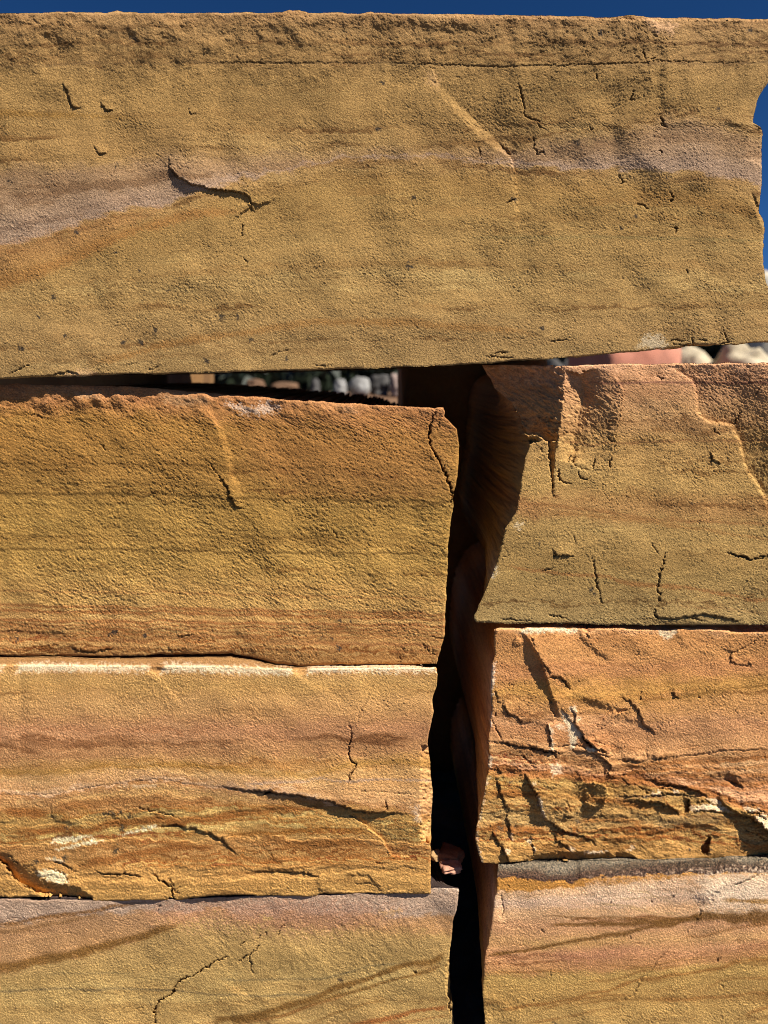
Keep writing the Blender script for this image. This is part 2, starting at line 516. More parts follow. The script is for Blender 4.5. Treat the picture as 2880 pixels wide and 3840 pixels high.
b.line(P((300, 1370), (417, 1343), (608, 1295), (781, 1263), (955, 1239), (1128, 1212), (1302, 1206), (1440, 1205), (1700, 1221), (1926, 1236), (2060, 1265)), (160, 106, 54), [9, 8, 8, 7, 8, 7, 3], .5, 160, 5)
b.line(P((2300, 712), (2420, 728), (2568, 744), (2700, 770), (2880, 806)), (156, 106, 54), 13, .45, 120, 7)
b.line(P((-60, 424), (150, 426), (330, 434), (560, 440)), (150, 102, 46), [9, 7, 3], .5, 200, 5)
b.line(P((-60, 252), (0, 252), (365, 234), (868, 236), (1440, 236), (1926, 250), (2300, 240), (2880, 234)), (112, 80, 48), 2.5, .4, 60)
b.line(P((1700, 890), (2300, 890), (2880, 905)), (140, 112, 66), 3, .4, 200)
b.line(P((1440, 660), (1700, 675), (2000, 690), (2300, 705)), (160, 112, 60), 12, .25, 200, 6)
b.blot(P((2400, 1300), (2420, 1262), (2470, 1255), (2500, 1290), (2480, 1316)), (205, 185, 150), .7, 14, 9)
b.blot(P((2425, 72), (2480, 75), (2540, 95), (2520, 130), (2450, 110)), (205, 165, 130), .65, 14, 8)
b.blot(P((1600, 265), (1650, 285), (1640, 335), (1600, 310)), (200, 160, 110), .5, 14, 8)
b.blot(P((240, 1405), (300, 1385), (345, 1390), (400, 1408), (300, 1416)), (200, 165, 125), .6, 8, 5)
b.spots(A1((40, 785), (335, 1000), (508, 718), (503, 1092), (580, 170), (1632, 560), (1655, 360)) + A2((940, 142), (1580, 130), (1443, 470), (1225, 765), (835, 615), (1025, 988), (1090, 932), (565, 860), (125, 855)), 10)
b.spots(A3((500, 55), (235, 250), (163, 332), (285, 417), (535, 437), (608, 440), (1027, 332), (958, 338), (668, 395), (1085, 430), (605, 132), (92, 467), (730, 220), (1237, 513), (890, 520)) + A4((685, 380), (1615, 152), (110, 115)), 10)
b.texture(swell=.9, lump=.17, fine=.09, ang=35, an=1.8)
b.C *= (1 - .05 * np.clip(fnoise(b.sh, 8, 60, 1, aniso=5, ang=88, seed=188), -1, 2.5) * sstep(900, 300, b.Y))[..., None]
# rougher, hackly upper third
um = sstep(420, 120, b.Y)
b.H += um * (.4 * fnoise(b.sh, 14, 80, 1.2, seed=181) + .12 * fnoise(b.sh, 4, 20, .9, seed=182))
for a in (A1((725, 675), (735, 730), (770, 765), (830, 795), (865, 805), (930, 822), (1010, 826), (1050, 832), (1075, 855), (1084, 880), (1080, 892), (1100, 918)),):
    b.ledge(a, [0, 2.5, 4.2, 5, 5, 4, 4.2, 4.5, 3.5, 3, 3.5, 0], UP, 110, 3)
b.ledge(A1((265, 355), (290, 395), (310, 460), (350, 472)), 1.8, UR, 90)
b.ledge(A1((432, 437), (455, 475), (492, 478)), 2.0, UR, 70)
b.ledge(A1((413, 630), (418, 655), (440, 667), (468, 655)), 1.3, UP, 50)
b.ledge(A1((820, 470), (822, 492), (850, 490)), .9, UR, 40)
b.ledge(A1((50, 130), (130, 115), (200, 90), (240, 80)), 1.8, DN, 90, 10)
b.ledge(A1((870, 205), (930, 180), (980, 155), (1020, 170)), 2.0, DN, 90, 8)
b.ledge(A1((960, 265), (1030, 245), (1110, 225)), 1.2, DN, 70, 8)
b.ledge(A1((690, 85), (760, 100), (830, 75)), 1.6, DN, 60, 8)
for x, y, rx, ry, h in ((215, 190, 26, 70, -2.2), (375, 330, 22, 130, -1.2), (850, 500, 26, 140, -1.3), (640, 300, 30, 160, -.7), (1390, 130, 20, 70, -1.6),
                        (1910, 140, 14, 60, -1.5), (2300, 500, 18, 130, -1.0), (500, 90, 60, 40, 1.6), (1120, 80, 50, 40, 2.0), (1700, 80, 110, 22, 1.2), (1250, 350, 60, 200, .8)):
    b.bump(x, y, rx * 1.8, ry * 1.2, h * 1.3)
b.patch(P((1605, 286), (1640, 310), (1750, 420), (1905, 570), (1915, 580), (1868, 568), (1795, 512), (1700, 415), (1630, 330)), [0, -1, -3, -4, -3, 0, 0, 0, 0], k=1)
b.patch(P((1560, 60), (2430, 75), (2440, 300), (2400, 560), (1930, 640), (1905, 570), (1750, 420), (1640, 310)), [0, 9, 10, 5, -2, -4, -3, -1], k=1)
b.patch(P((2430, 75), (2960, 75), (2960, 560), (2400, 560), (2440, 300)), [9, 0, 0, 5, 10], k=1)
b.patch(P((1930, 640), (2400, 560), (2960, 560), (2960, 900), (1950, 900)), [-2, 5, 0, 0, 0], k=1)
b.ledge(A2((500, 628), (525, 640), (545, 665)), 2, UP, 30)
b.ledge(A2((545, 700), (555, 780), (565, 860), (568, 1000)), 1.0, LF, 120, 5)
b.ledge(A2((1135, 80), (1185, 150), (1210, 250), (1200, 400), (1230, 520)), 2.2, RT, 200, 22)
for c in (((575, 340), (590, 400), (605, 460), (610, 500), (640, 518), (668, 522), (672, 545), (700, 560)), ((645, 590), (652, 640), (663, 668), (680, 655), (702, 666)),
          ((1080, 388), (1062, 430), (1082, 440)), ((1115, 210), (1130, 250), (1160, 256), (1182, 240)), ((1195, 500), (1202, 540), (1222, 550)), ((890, 540), (895, 560), (905, 555)),
          ((915, 318), (922, 345)), ((1090, 880), (1130, 890), (1148, 903)), ((1235, 830), (1245, 850), (1238, 875)), ((525, 880), (570, 858)), ((1015, 755), (1030, 790), (1045, 790)),
          ((1260, 980), (1258, 1010)), ((410, 640), (415, 672)), ((1185, 645), (1200, 665))):
    b.crack(A2(*c), 3.0, 2.4, .4)
b.crack(P((1440, 237), (1600, 240), (1800, 250), (1926, 251), (1950, 247), (2100, 246), (2300, 240), (2420, 236), (2450, 228), (2520, 230), (2700, 236), (2890, 234)), 2.6, .9, .0)
b.crack(P((700, 238), (868, 236), (1440, 237)), 2.2, .7, .0)
b.crack(A1((1050, 960), (1045, 1010), (1038, 1030)), 3, 1.5)
b.crack(A3((1050, 70), (1065, 100), (1060, 125)), 2.6, 1.5)
b.crack(A3((30, 575), (80, 560), (140, 533)), 2.5, 1.6); b.crack(A3((1165, 505), (1200, 485), (1250, 475)), 2.5, 1.2)
b.crack(A3((1350, 540), (1400, 545), (1445, 540)), 2.5, 1.5); b.crack(A3((640, 555), (660, 558), (690, 540)), 2.5, 1.4); b.crack(A3((540, 545), (600, 530)), 2.5, 1)
for c in (((1230, 440), (1270, 430), (1300, 440)), ((1330, 420), (1332, 450), (1345, 458)), ((1250, 450), (1290, 455), (1320, 452)), ((1360, 430), (1400, 435)), ((1450, 450), (1490, 440), (1460, 400)),
          ((440, 500), (500, 505), (560, 510)), ((470, 490), (540, 485)), ((1305, 130), (1312, 150)), ((1640, 140), (1659, 150)), ((710, 440), (790, 430))):
    b.crack(A4(*c), 3.0, 2.0, .45)
b.ledge(A4((1450, 392), (1448, 420), (1445, 455)), .9, LF, 60)
b.ledge(A3((200, 590), (240, 575), (320, 570), (345, 588)), 1.4, UP, 30)
b.patch(C1((880, 1085), (905, 1092), (985, 1160), (985, 1380), (985, 1500), (800, 1420), (815, 1300), (850, 1150)), [0, -.5, -3, -6, -4, 0, 0, 0], k=1)
b.patch(C1((830, 1700), (870, 1740), (965, 1930), (1010, 2080), (960, 2060), (890, 1900)), [0, -.3, -3, -3, 0, 0], k=1)
b.build("wide tan and mauve banded slab spanning the top of the stack against blue sky", MAT, 8)

# ================================================================== MIDDLE LEFT BLOCK
b = Stone(
    top=P((XL, 1436), (0, 1442), (325, 1447), (597, 1458), (800, 1475), (900, 1483), (992, 1491), (1183, 1506), (1439, 1516), (1599, 1527), (1680, 1529)),
    bottom=P((XL, 2452), (0, 2455), (347, 2460), (868, 2453), (955, 2467), (1042, 2490), (1128, 2496), (1440, 2492), (1700, 2488)),
    left=P((XL, 1400), (XL, 2500)),
    right=P((1663, 1525), (1672, 1545), (1669, 1561), (1691, 1584), (1717, 1609), (1722, 1640), (1722, 1681), (1716, 1785), (1707, 1830), (1687, 1956), (1676, 2147), (1673, 2286), (1667, 2399), (1648, 2451), (1637, 2490)),
    y=0.008, depth=400, seed=200, taper=.6, edge=2.0)
b.bands([
    (P((XL, 1440), (1750, 1520)), (176, 118, 76)),
    (P((XL, 1500), (800, 1530), (1750, 1590)), (164, 108, 58)),
    (P((XL, 1540), (800, 1600), (1750, 1680)), (158, 112, 48)),
    (P((XL, 1760), (1750, 1800)), (156, 114, 50)),
    (P((XL, 1900), (1750, 1930)), (158, 122, 54)),
    (P((XL, 2080), (1750, 2100)), (166, 130, 60)),
    (P((XL, 2240), (1750, 2270)), (178, 138, 72)),
    (P((XL, 2300), (1750, 2330)), (180, 137, 76)),
    (P((XL, 2420), (1000, 2420), (1750, 2440)), (174, 127, 70)),
    (P((XL, 2470), (1750, 2500)), (160, 115, 62)),
], warp=9, lam=.10, lamwl=16)
b.lamz(P((XL, 2235), (1750, 2270)), P((XL, 2500), (1750, 2520)), .15, 8)
b.blot(P((880, 1560), (1300, 1560), (1690, 1640), (1690, 1850), (1400, 1880), (1100, 1850), (930, 1750)), (152, 96, 50), .45, 80, 20)
b.blot(C4((80, 240), (160, 250), (240, 262), (320, 232), (385, 258), (370, 285), (290, 305), (240, 290), (170, 292)), (206, 178, 152), .75, 7, 9)
b.blot(C4((740, 262), (800, 255), (840, 290), (780, 300)), (196, 150, 112), .5, 10, 10)
b.blot(C5((1100, 215), (1250, 225), (1420, 240), (1440, 275), (1250, 300), (1120, 260)), (186, 150, 110), .5, 10, 9)
b.blot(C5((490, 215), (620, 212), (680, 240), (560, 245)), (196, 160, 120), .5, 8, 6)
for y0, y1, w, a in ((1852, 1884, 3, .6), (1890, 1905, 2, .35), (2010, 2020, 2, .3), (2060, 2080, 3, .55), (1740, 1760, 2, .3), (1812, 1830, 2, .3)):
    b.line(P((XL, y0), (400, y0 - 2), (900, (y0 + y1) / 2), (1750, y1)), (104, 70, 30), w, a, 60, 1.5)
for y0, ym, y1, w, a in ((2268, 2284, 2306, 4, .5), (2288, 2300, 2324, 4, .5), (2325, 2334, 2350, 4, .55), (2340, 2350, 2364, 2.5, .5), (2352, 2365, 2378, 3, .4), (2372, 2380, 2398, 2.5, .35), (2215, 2225, 2250, 2.5, .3), (2395, 2408, 2425, 3, .35), (2436, 2425, 2452, 3, .3)):
    b.line(P((XL, y0), (0, y0), (700, ym), (1750, y1)), (150, 84, 42), w, a, 60, 1.5)
b.line(P((XL, 2370), (100, 2366), (230, 2388), (420, 2402), (600, 2395), (900, 2385), (1000, 2400), (1750, 2428)), (140, 84, 46), 4, .45, 60, 2)
b.spots(A5((45, 687), (75, 685), (485, 660), (475, 672), (625, 672), (1470, 610), (1515, 610), (1467, 725), (1395, 680), (1430, 680), (500, 655)), 9)
b.texture(swell=1.0, lump=.27, fine=.10, ang=30, an=2.3)
lo = sstep(2230, 2330, b.Y)
b.H += (1 - lo) * .10 * fnoise(b.sh, 2.5, 12, .8, aniso=3, ang=26, seed=281)
b.H += lo * .22 * n1(b.t, 17, 288)
tl = sstep(1600, 1480, b.Y)
b.H += tl * .9 * fnoise(b.sh, 18, 60, 1.2, seed=283)
b.H -= sstep(1475, 1440, b.Y - (b.X - 0) * .03) * 2.0
b.ledge(A3((870, 720), (920, 770), (945, 810), (975, 880), (992, 950), (1000, 1020), (1020, 1060), (1045, 1110)), 3.2, LF, 240, 14)
b.ledge(A5((930, -10), (955, 5), (985, 38), (992, 72), (1015, 105), (1035, 122), (1055, 120)), [0, 1.2, 2.2, 2.8, 3, 2, 0], UR, 60)
b.crack(A3((905, 960), (950, 1030), (985, 1072), (990, 1110)), 2.6, 1.6)
b.crack(A3((100, 740), (130, 755), (195, 770)), 2.5, 1.2); b.crack(A3((430, 870), (450, 900), (465, 915)), 2.5, 1.2)
b.crack(A4((222, 735), (210, 775), (198, 805), (192, 850), (205, 900), (240, 960), (262, 1005), (285, 1060), (296, 1110)) + A6((298, 50), (290, 120)), 4.2, 6, .6)
b.crack(A4((240, 780), (235, 810), (228, 830)), 2.2, 1.4)
b.ledge(A4((222, 735), (198, 805), (192, 850), (205, 900), (240, 960), (296, 1110)), .8, LF, 60)
b.ledge(A5((300, 722), (345, 735), (410, 741), (490, 728)), 1.8, UP, 50)
b.ledge(A5((1090, 790), (1100, 740), (1060, 680), (1000, 640)), 2.0, RT, 150, 24)
b.ledge(A5((0, 655), (60, 650), (160, 660), (250, 655), (300, 670)), 1.2, UP, 60, 6)
b.ledge(A5((770, 676), (840, 668)), 1.0, UP, 30); b.ledge(A5((725, 722), (740, 735), (752, 748)), 1.2, UR, 40); b.crack(A5((765, 488), (778, 492), (775, 512)), 2.2, 1.2)
b.crack(A6((165, 710), (195, 740), (230, 760)), 3, 2.4); b.crack(A6((195, 675), (230, 682), (258, 690)), 3, 2.0); b.crack(A6((65, 760), (75, 780), (60, 790)), 2.5, 1.6)
b.crack(A5((1430, 200), (1460, 260)), 2, .8); b.crack(A5((900, 140), (912, 160)), 2.2, 1)
b.bump(120, 2420, 160, 26, 1.4); b.bump(700, 2430, 260, 22, 1.0); b.bump(1300, 2440, 300, 30, 1.2); b.bump(1690, 2440, 30, 60, -4)
b.bump(-20, 1700, 160, 120, .9); b.bump(500, 1640, 140, 80, .9); b.bump(1250, 1800, 220, 160, .9)
b.build("ochre brown block on the left under the open gap, with a cracked right corner", MAT, 8)

# ================================================================== LOWER LEFT BLOCK
b = Stone(
    top=P((XL, 2464), (0, 2466), (347, 2471), (868, 2464), (955, 2478), (1042, 2500), (1128, 2505), (1440, 2501), (1700, 2503)),
    bottom=P((XL, 3366), (0, 3364), (278, 3364), (343, 3381), (521, 3373), (642, 3381), (720, 3370), (755, 3364), (807, 3357), (955, 3357), (1172, 3362), (1206, 3351), (1389, 3349), (1620, 3353)),
    left=P((XL, 2400), (XL, 3400)),
    right=P((1632, 2495), (1640, 2529), (1636, 2572), (1618, 2625), (1626, 2668), (1612, 2740), (1603, 2790), (1614, 2856), (1618, 2960), (1617, 3221), (1615, 3353)),
    y=-0.001, depth=400, seed=300, taper=.6, gain=1.12, edge=1.6)
ck = A7((-60, 322), (0, 322), (200, 320), (430, 285), (600, 262), (700, 258), (850, 280), (1000, 295), (1170, 305), (1300, 325), (1420, 365), (1520, 395), (1659, 405), (1900, 420))
b.bands([
    (P((XL, 2460), (1700, 2495)), (170, 122, 72)),
    (P((XL, 2560), (1700, 2570)), (178, 138, 76)),
    (P((XL, 2660), (1700, 2650)), (178, 132, 80)),
    (P((XL, 2740), (1700, 2740)), (172, 118, 82)),
    (P((XL, 2850), (500, 2820), (1700, 2790)), (170, 120, 78)),
    (P((XL, 2900), (0, 2895), (500, 2870), (1000, 2880), (1300, 2865), (1700, 2820)), (178, 132, 74)),
    (sh(ck, -22), (192, 148, 100)),
    (sh(ck, -4), (186, 148, 116)),
    (sh(ck, 4), (158, 108, 64)),
    (sh(ck, 60), (172, 120, 66)),
    (P((XL, 3040), (0, 3040), (200, 3040), (480, 3020), (740, 3010), (1000, 3000), (1300, 3015), (1700, 3060)), (152, 102, 54)),
    (P((XL, 3075), (0, 3075), (200, 3070), (480, 3050), (740, 3045), (1000, 3030), (1300, 3050), (1700, 3100)), (164, 126, 64)),
    (P((XL, 3135), (0, 3135), (300, 3120), (600, 3100), (900, 3090), (1300, 3100), (1700, 3150)), (170, 132, 68)),
    (P((XL, 3200), (0, 3200), (300, 3200), (520, 3180), (700, 3180), (1000, 3170), (1400, 3175), (1700, 3200)), (166, 116, 62)),
    (P((XL, 3260), (0, 3260), (400, 3250), (900, 3230), (1400, 3225), (1700, 3235)), (176, 128, 66)),
    (P((XL, 3380), (1700, 3360)), (178, 134, 68)),
], warp=8, lam=.11, lamwl=14)
b.lamz(sh(ck, 0), P((XL, 3250), (0, 3250), (900, 3270), (1700, 3240)), .30, 11)
b.lamz(P((XL, 2860), (1700, 2800)), ck, .12, 9)
b.line(B5((0, 495), (250, 492), (420, 475), (680, 480), (800, 440), (950, 410), (1150, 390), (1400, 410), (1659, 370)) + B6((300, 268), (560, 262), (800, 275)), (130, 74, 30), [11, 11, 9, 11, 9, 8, 5], .75, 120)
b.line(B6((50, 440), (250, 430), (480, 412), (700, 400), (950, 398), (1050, 420)), (146, 88, 36), 5, .7, 60)
b.line(B6((380, 530), (500, 505), (650, 500), (850, 490), (1000, 500), (1080, 530)), (140, 84, 38), 9, .7, 60)
b.line(B6((0, 580), (350, 590), (600, 580), (900, 560), (1060, 570)), (152, 92, 44), 6, .5, 60)
b.line(B6((0, 690), (300, 670), (600, 640), (900, 625), (1100, 640)), (140, 88, 42), 4, .5, 60)
b.line(B5((600, 740), (800, 700), (1000, 660), (1200, 620), (1400, 600), (1659, 605)), (142, 82, 36), [9, 9, 8, 6], .7, 60)
b.line(B5((550, 760), (800, 720), (1000, 690), (1250, 690), (1659, 690)), (150, 92, 44), 5, .45, 60)
b.line(B5((0, 330), (200, 330), (390, 350)), (128, 74, 32), 11, .7, 40)
b.line(B5((400, 300), (600, 280), (900, 250), (1200, 235), (1450, 265), (1659, 250)), (138, 82, 40), 9, .5, 40)
b.line(P((XL, 2905), (200, 2895), (420, 2872), (700, 2868), (1000, 2905), (1200, 2905), (1320, 2865), (1500, 2858), (1700, 2870)), (164, 112, 50), 7, .4, 60)
b.line(P((300, 2880), (600, 2868), (720, 2872), (900, 2880)), (150, 96, 40), 3, .4, 60)
b.line(P((900, 2936), (1200, 2928), (1500, 2924), (1640, 2930)), (150, 120, 104), 2.5, .45, 40)
# bruised, paler lip along the top edge
for x0, x1, yy, yz in ((70, 560, 2503, 2508), (616, 1096, 2504, 2520), (1165, 1632, 2507, 2510)):
    b.blot(P((x0, yy - 14), (x0 + 40, yy - 18), (x1, yz - 12), (x1 - 4, yz + 10), (x0 + 20, yy + 14), (x0 - 10, yy + 20)), (238, 204, 164), .8, 9, 5)
b.blot(P((-40, 2490), (20, 2495), (10, 2515), (-40, 2510)), (226, 190, 150), .7, 7, 5)
wh = (224, 200, 156)
for pg in (B5((385, 570), (420, 535), (600, 515), (690, 518), (600, 548), (520, 568)), B5((410, 625), (560, 580), (700, 543), (790, 550), (700, 575), (540, 605)),
           B5((900, 515), (1000, 475), (1170, 438), (1215, 445), (1100, 475), (980, 500)), B5((270, 785), (330, 770), (430, 780), (500, 805), (520, 870), (480, 880), (330, 840))):
    b.blot(pg, wh, .9, 3.5, 3)
b.blot(B5((350, 685), (450, 688), (495, 720), (440, 710)), wh, .75, 4, 3)
b.blot(B5((900, 140), (1100, 130), (1200, 125), (1200, 138), (1000, 148)), (216, 184, 140), .6, 4, 3)
b.blot(B6((1290, 250), (1325, 250), (1340, 350), (1310, 340)), (210, 180, 146), .6, 8, 6)
b.blot(B6((1345, 380), (1405, 360), (1408, 480), (1360, 485)), (206, 168, 110), .5, 8, 5)
b.spots(B5((920, 335), (850, 350), (800, 355), (510, 455), (930, 460), (500, 685), (985, 365), (270, 715), (880, 620)), 12, (70, 58, 42))
b.texture(swell=.9, lump=.19, fine=.09, ang=32, an=1.9)
b.H += sstep(0, 20, b.Y - icurve(ck, b.X)) * (.28 * n1(b.t, 19, 388) + .14 * n1(b.t, 8, 389))
tm = sstep(0, 14, b.Y - icurve(b.top, b.X))
# short top face seen from above: it leans back from the front lip
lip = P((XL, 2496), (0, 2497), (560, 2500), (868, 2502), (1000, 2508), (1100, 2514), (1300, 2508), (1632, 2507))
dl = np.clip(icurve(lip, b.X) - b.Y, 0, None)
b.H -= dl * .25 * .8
b.C *= 1 - (.42 * sstep(2, 9, dl))[..., None]  # top face darkened in its colour to offset the strong sun on it
for x0, x1 in ((556, 620), (1092, 1168)):
    b.bump((x0 + x1) / 2, 2512, (x1 - x0) * .42, 16, -2.2)
b.ledge(P((560, 2505), (610, 2560), (640, 2600), (680, 2640)), 1.4, LF, 80, 14); b.ledge(P((1100, 2520), (1150, 2560), (1250, 2600)), 1.2, LF, 80, 14)
b.bump(80, 2600, 22, 120, -.9)
b.ledge(B6((20, 118), (200, 140), (340, 152), (380, 158), (430, 167), (560, 177), (620, 192), (750, 217), (850, 252), (920, 277), (1060, 291), (1175, 293)), [0, 1.5, 2.6, 4.5, 5, 5, 7, 7, 8, 6, 5, 1], UP, 200, 2.0)
b.crack(B6((330, 180), (345, 158), (380, 150)), 6, 5, .3)
b.crack(ck[:8], 2.0, .5, .0); b.ledge(ck[:8], .35, UP, 50, 5.5)
b.crack(B6((860, 140), (1000, 150), (1330, 170)), 2, .8, .3)
b.crack(B6((1112, 210), (1122, 240), (1130, 280)), 3.4, 3)
b.crack(A7((1510, 20), (1520, 60), (1505, 140), (1515, 180), (1535, 190), (1530, 215), (1508, 240), (1510, 260), (1497, 298)), 3.2, 3, .5)
b.crack(P((1400, 2560), (1370, 2640), (1340, 2700)), 2.0, .9, .25)
b.patch(B6((880, 300), (1000, 295), (1180, 298), (1330, 300), (1340, 480), (1335, 570), (1160, 570), (1080, 450), (980, 370)), [-2, -1.5, -.5, .5, 0, 0, -2.5, -3, -3], k=1)
b.ledge(B5((1190, 442), (1330, 436), (1480, 462), (1600, 502), (1659, 545)) + A7((960, 515), (1000, 560), (1030, 590)), [0, 2, 2.6, 2.8, 2.8, 2.2, 0], UR, 120, 4)
b.crack(B5((1020, 288), (1100, 315), (1200, 340), (1280, 355), (1350, 378), (1385, 405)), 2.8, 2.4, .4)
b.patch(B5((-60, 620), (0, 645), (60, 650), (120, 720), (270, 745), (320, 850), (520, 885), (600, 905), (690, 970), (705, 1015), (560, 988), (340, 978), (230, 915), (130, 855), (40, 735), (-60, 660)),
        [0, 0, 0, 0, 0, 0, 0, 0, -.5, -5, -6, -5.5, -5.5, -5, -5, -3])
b.crack(B5((-20, 690), (40, 735), (100, 815), (150, 875), (240, 922), (340, 980)), 2.6, 2.5, .3)
b.crack(B5((0, 647), (60, 655), (110, 700), (140, 750)), 2.2, 1.4, .3)
b.ledge(B5((400, 705), (470, 725), (540, 760), (580, 790)), 1.6, UR, 50, 3); b.crack(B5((365, 765), (430, 780), (480, 800), (515, 850), (525, 890)), 2.2, 1.6, .4)
b.ledge(B5((400, 400), (480, 405), (560, 430), (640, 460)), 1.5, UP, 80, 8)
b.ledge(B5((380, 280), (392, 330), (400, 385)), .9, RT, 70, 4)
b.crack(B5((1168, 808), (1220, 860), (1262, 882), (1300, 900), (1306, 940), (1310, 970), (1322, 1015)), 4.2, 5, .55)
b.patch(B5((1278, 985), (1325, 988), (1330, 1018), (1282, 1020)), [-7, -7, -7, -7])
b.crack(B5((1278, 828), (1305, 880), (1330, 935), (1365, 960)), 2.2, 1.8, .4)
b.crack(B5((715, 778), (800, 805), (880, 808), (980, 805), (1040, 822), (1075, 832)), 2.6, 2, .45); b.ledge(B5((715, 778), (800, 805), (880, 808), (980, 805), (1040, 822), (1075, 832)), 1.0, UP, 70)
b.ledge(B6((190, 690), (300, 672), (445, 668), (560, 675), (630, 686), (680, 706), (712, 716)), [0, .8, 1.2, 1.8, 2.0, 1.8, 0], UP, 60, 3, .3)
b.ledge(B6((690, 800), (688, 760), (660, 710)), 1.4, RT, 110, 8)
b.ledge(B6((380, 820), (375, 740), (370, 690)), .9, RT, 90, 8)
b.ledge(B6((850, 692), (950, 688), (1000, 692), (1060, 752), (1105, 815)), 1.5, UR, 100, 6)
b.ledge(B6((920, 750), (1000, 745), (1050, 748)), .8, UP, 40)
b.ledge(B6((370, 500), (375, 560), (400, 590), (470, 620)), 1.0, RT, 90, 8)
b.crack(B6((1050, 615), (1110, 618)), 3, 2); b.crack(B6((1130, 540), (1140, 570)), 2.4, 1.6)
b.patch(B6((1340, -150), (1425, -150), (1425, 60), (1425, 400), (1425, 478), (1352, 484), (1335, 300), (1345, 60)), [0, -7, -9, -10, -9, -1, 0, 0], k=2.4)
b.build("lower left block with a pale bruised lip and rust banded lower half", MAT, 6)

# ================================================================== BOTTOM LEFT BLOCK
b = Stone(
    top=P((XL, 3368), (0, 3366), (400, 3372), (1200, 3350), (1500, 3347), (1600, 3334), (1630, 3327), (1740, 3325)),
    bottom=P((XL, 3998), (1740, 3998)),
    left=P((XL, 3300), (XL, 4010)),
    right=P((1717, 3312), (1721, 3341), (1718, 3370), (1714, 3404), (1702, 3438), (1695, 3500), (1689, 3560), (1687, 3640), (1690, 3735), (1700, 3763), (1697, 3803), (1706, 3840), (1706, 4000)),
    y=0.0006, depth=400, seed=400, taper=.6, gain=1.1, edge=1.8)
ln = C6((-300, 745), (0, 690), (150, 662), (250, 628), (500, 582), (640, 552), (830, 510), (1000, 462), (1150, 422), (1300, 380), (1400, 340), (1500, 292), (1659, 245))
b.bands([
    (P((XL, 3340), (1740, 3310)), (200, 168, 138)),
    (P((XL, 3380), (1740, 3372)), (170, 142, 118)),
    (P((XL, 3500), (0, 3460), (300, 3420), (600, 3400), (1000, 3400), (1740, 3420)), (160, 134, 112)),
    (P((XL, 3520), (0, 3480), (300, 3440), (600, 3430), (1000, 3440), (1740, 3450)), (168, 128, 92)),
    (sh(ln, -6) + P((1100, 3475), (1740, 3475)), (172, 128, 84)),
    (sh(ln, 18) + P((1100, 3500), (1740, 3520)), (160, 132, 78)),
    (P((XL, 3720), (0, 3680), (800, 3620), (1740, 3600)), (162, 136, 78)),
    (P((XL, 3800), (1740, 3760)), (166, 138, 78)),
    (P((XL, 4000), (1740, 4000)), (176, 134, 82)),
], warp=8, lam=.08, lamwl=15)
b.blot(P((560, 3420), (760, 3390), (1050, 3370), (1300, 3390), (1500, 3420), (1380, 3450), (1250, 3480), (1050, 3480), (900, 3470), (700, 3460)), (166, 116, 98), .6, 45, 22)
br = (118, 76, 32)
b.line(ln[:-1], br, [14, 12, 10, 9, 9, 6], .75, 120)
b.line(C6((-200, 370), (0, 350), (200, 322), (420, 287), (620, 255), (740, 232), (900, 200), (1050, 182), (1150, 175)), (128, 82, 44), 4, .65, 120)
b.line(C6((-200, 420), (0, 405), (250, 382), (500, 332), (640, 292), (830, 242), (900, 225)), (134, 90, 52), 4, .5, 120)
b.line(C6((-100, 540), (0, 527), (300, 470), (520, 430), (700, 375)), (150, 104, 64), 3, .4, 120)
b.line(C6((-100, 862), (0, 862), (300, 850), (500, 846), (900, 845), (1300, 850), (1450, 868), (1659, 892)) + C7((300, 750), (600, 745), (760, 715)), (112, 88, 58), 2.4, .5, 80, 1)
b.line(C6((300, 716), (700, 720), (1100, 716)), (120, 96, 60), 2, .4, 80, 1)
b.line(C7((0, 640), (300, 645), (700, 640), (850, 600), (1000, 560), (1200, 540), (1300, 540)), (122, 98, 64), 2.4, .45, 60, 1)
b.line(C7((-20, 912), (200, 892), (400, 842), (600, 790), (750, 722), (900, 670), (1000, 638), (1120, 595), (1250, 550), (1400, 535), (1520, 485)), br, [7, 8, 8, 7, 7, 6, 7, 9], .75, 40, 2)
b.line(C7((100, 930), (450, 872), (700, 790), (900, 722), (1100, 660), (1300, 622), (1500, 548)), br, [6, 6, 4, 4, 4, 4], .6, 40, 2)
b.line(C7((150, 940), (430, 885), (700, 800), (880, 740)), (150, 96, 50), 3, .5, 40, 2)
b.line(C7((600, 935), (800, 865), (1000, 800), (1130, 775)), (140, 94, 46), 3, .5, 40, 2)
b.line(C7((850, 950), (1100, 902), (1250, 862), (1400, 840), (1540, 818)), (150, 84, 40), [8, 6, 5, 7], .65, 40, 2)
b.line(C7((1100, 940), (1300, 905), (1540, 880)), (150, 96, 50), 4, .5, 40, 2)
b.line(C7((1250, 545), (1400, 570), (1500, 545)), (150, 104, 60), 4, .3, 40, 2)
b.blot(C7((310, 240), (360, 232), (380, 250), (330, 260)), (186, 160, 92), .7, 6, 5); b.blot(C7((1080, 205), (1200, 190), (1220, 215), (1100, 222)), (182, 150, 96), .55, 8, 6)
b.blot(C7((1410, 40), (1590, 38), (1590, 62), (1410, 68)), (226, 196, 168), .6, 8, 6)
b.blot(C7((60, 680), (160, 700), (210, 740), (120, 730)), (190, 150, 82), .5, 12, 8)
b.spots(C7((1185, 458), (830, 655)) + C6((1170, 965), (120, 995)), 8, (74, 58, 40))
b.C[:2] = lin((58, 46, 42)) * (1 + .12 * b.grit[:2, :, None])
b.texture(swell=1.0, lump=.19, fine=.09, ang=38, an=1.7)
b.H += .10 * fnoise(b.sh, 6, 30, 1, aniso=2.4, ang=50, seed=481) * sstep(500, 800, b.X) * sstep(3760, 3600, b.Y)
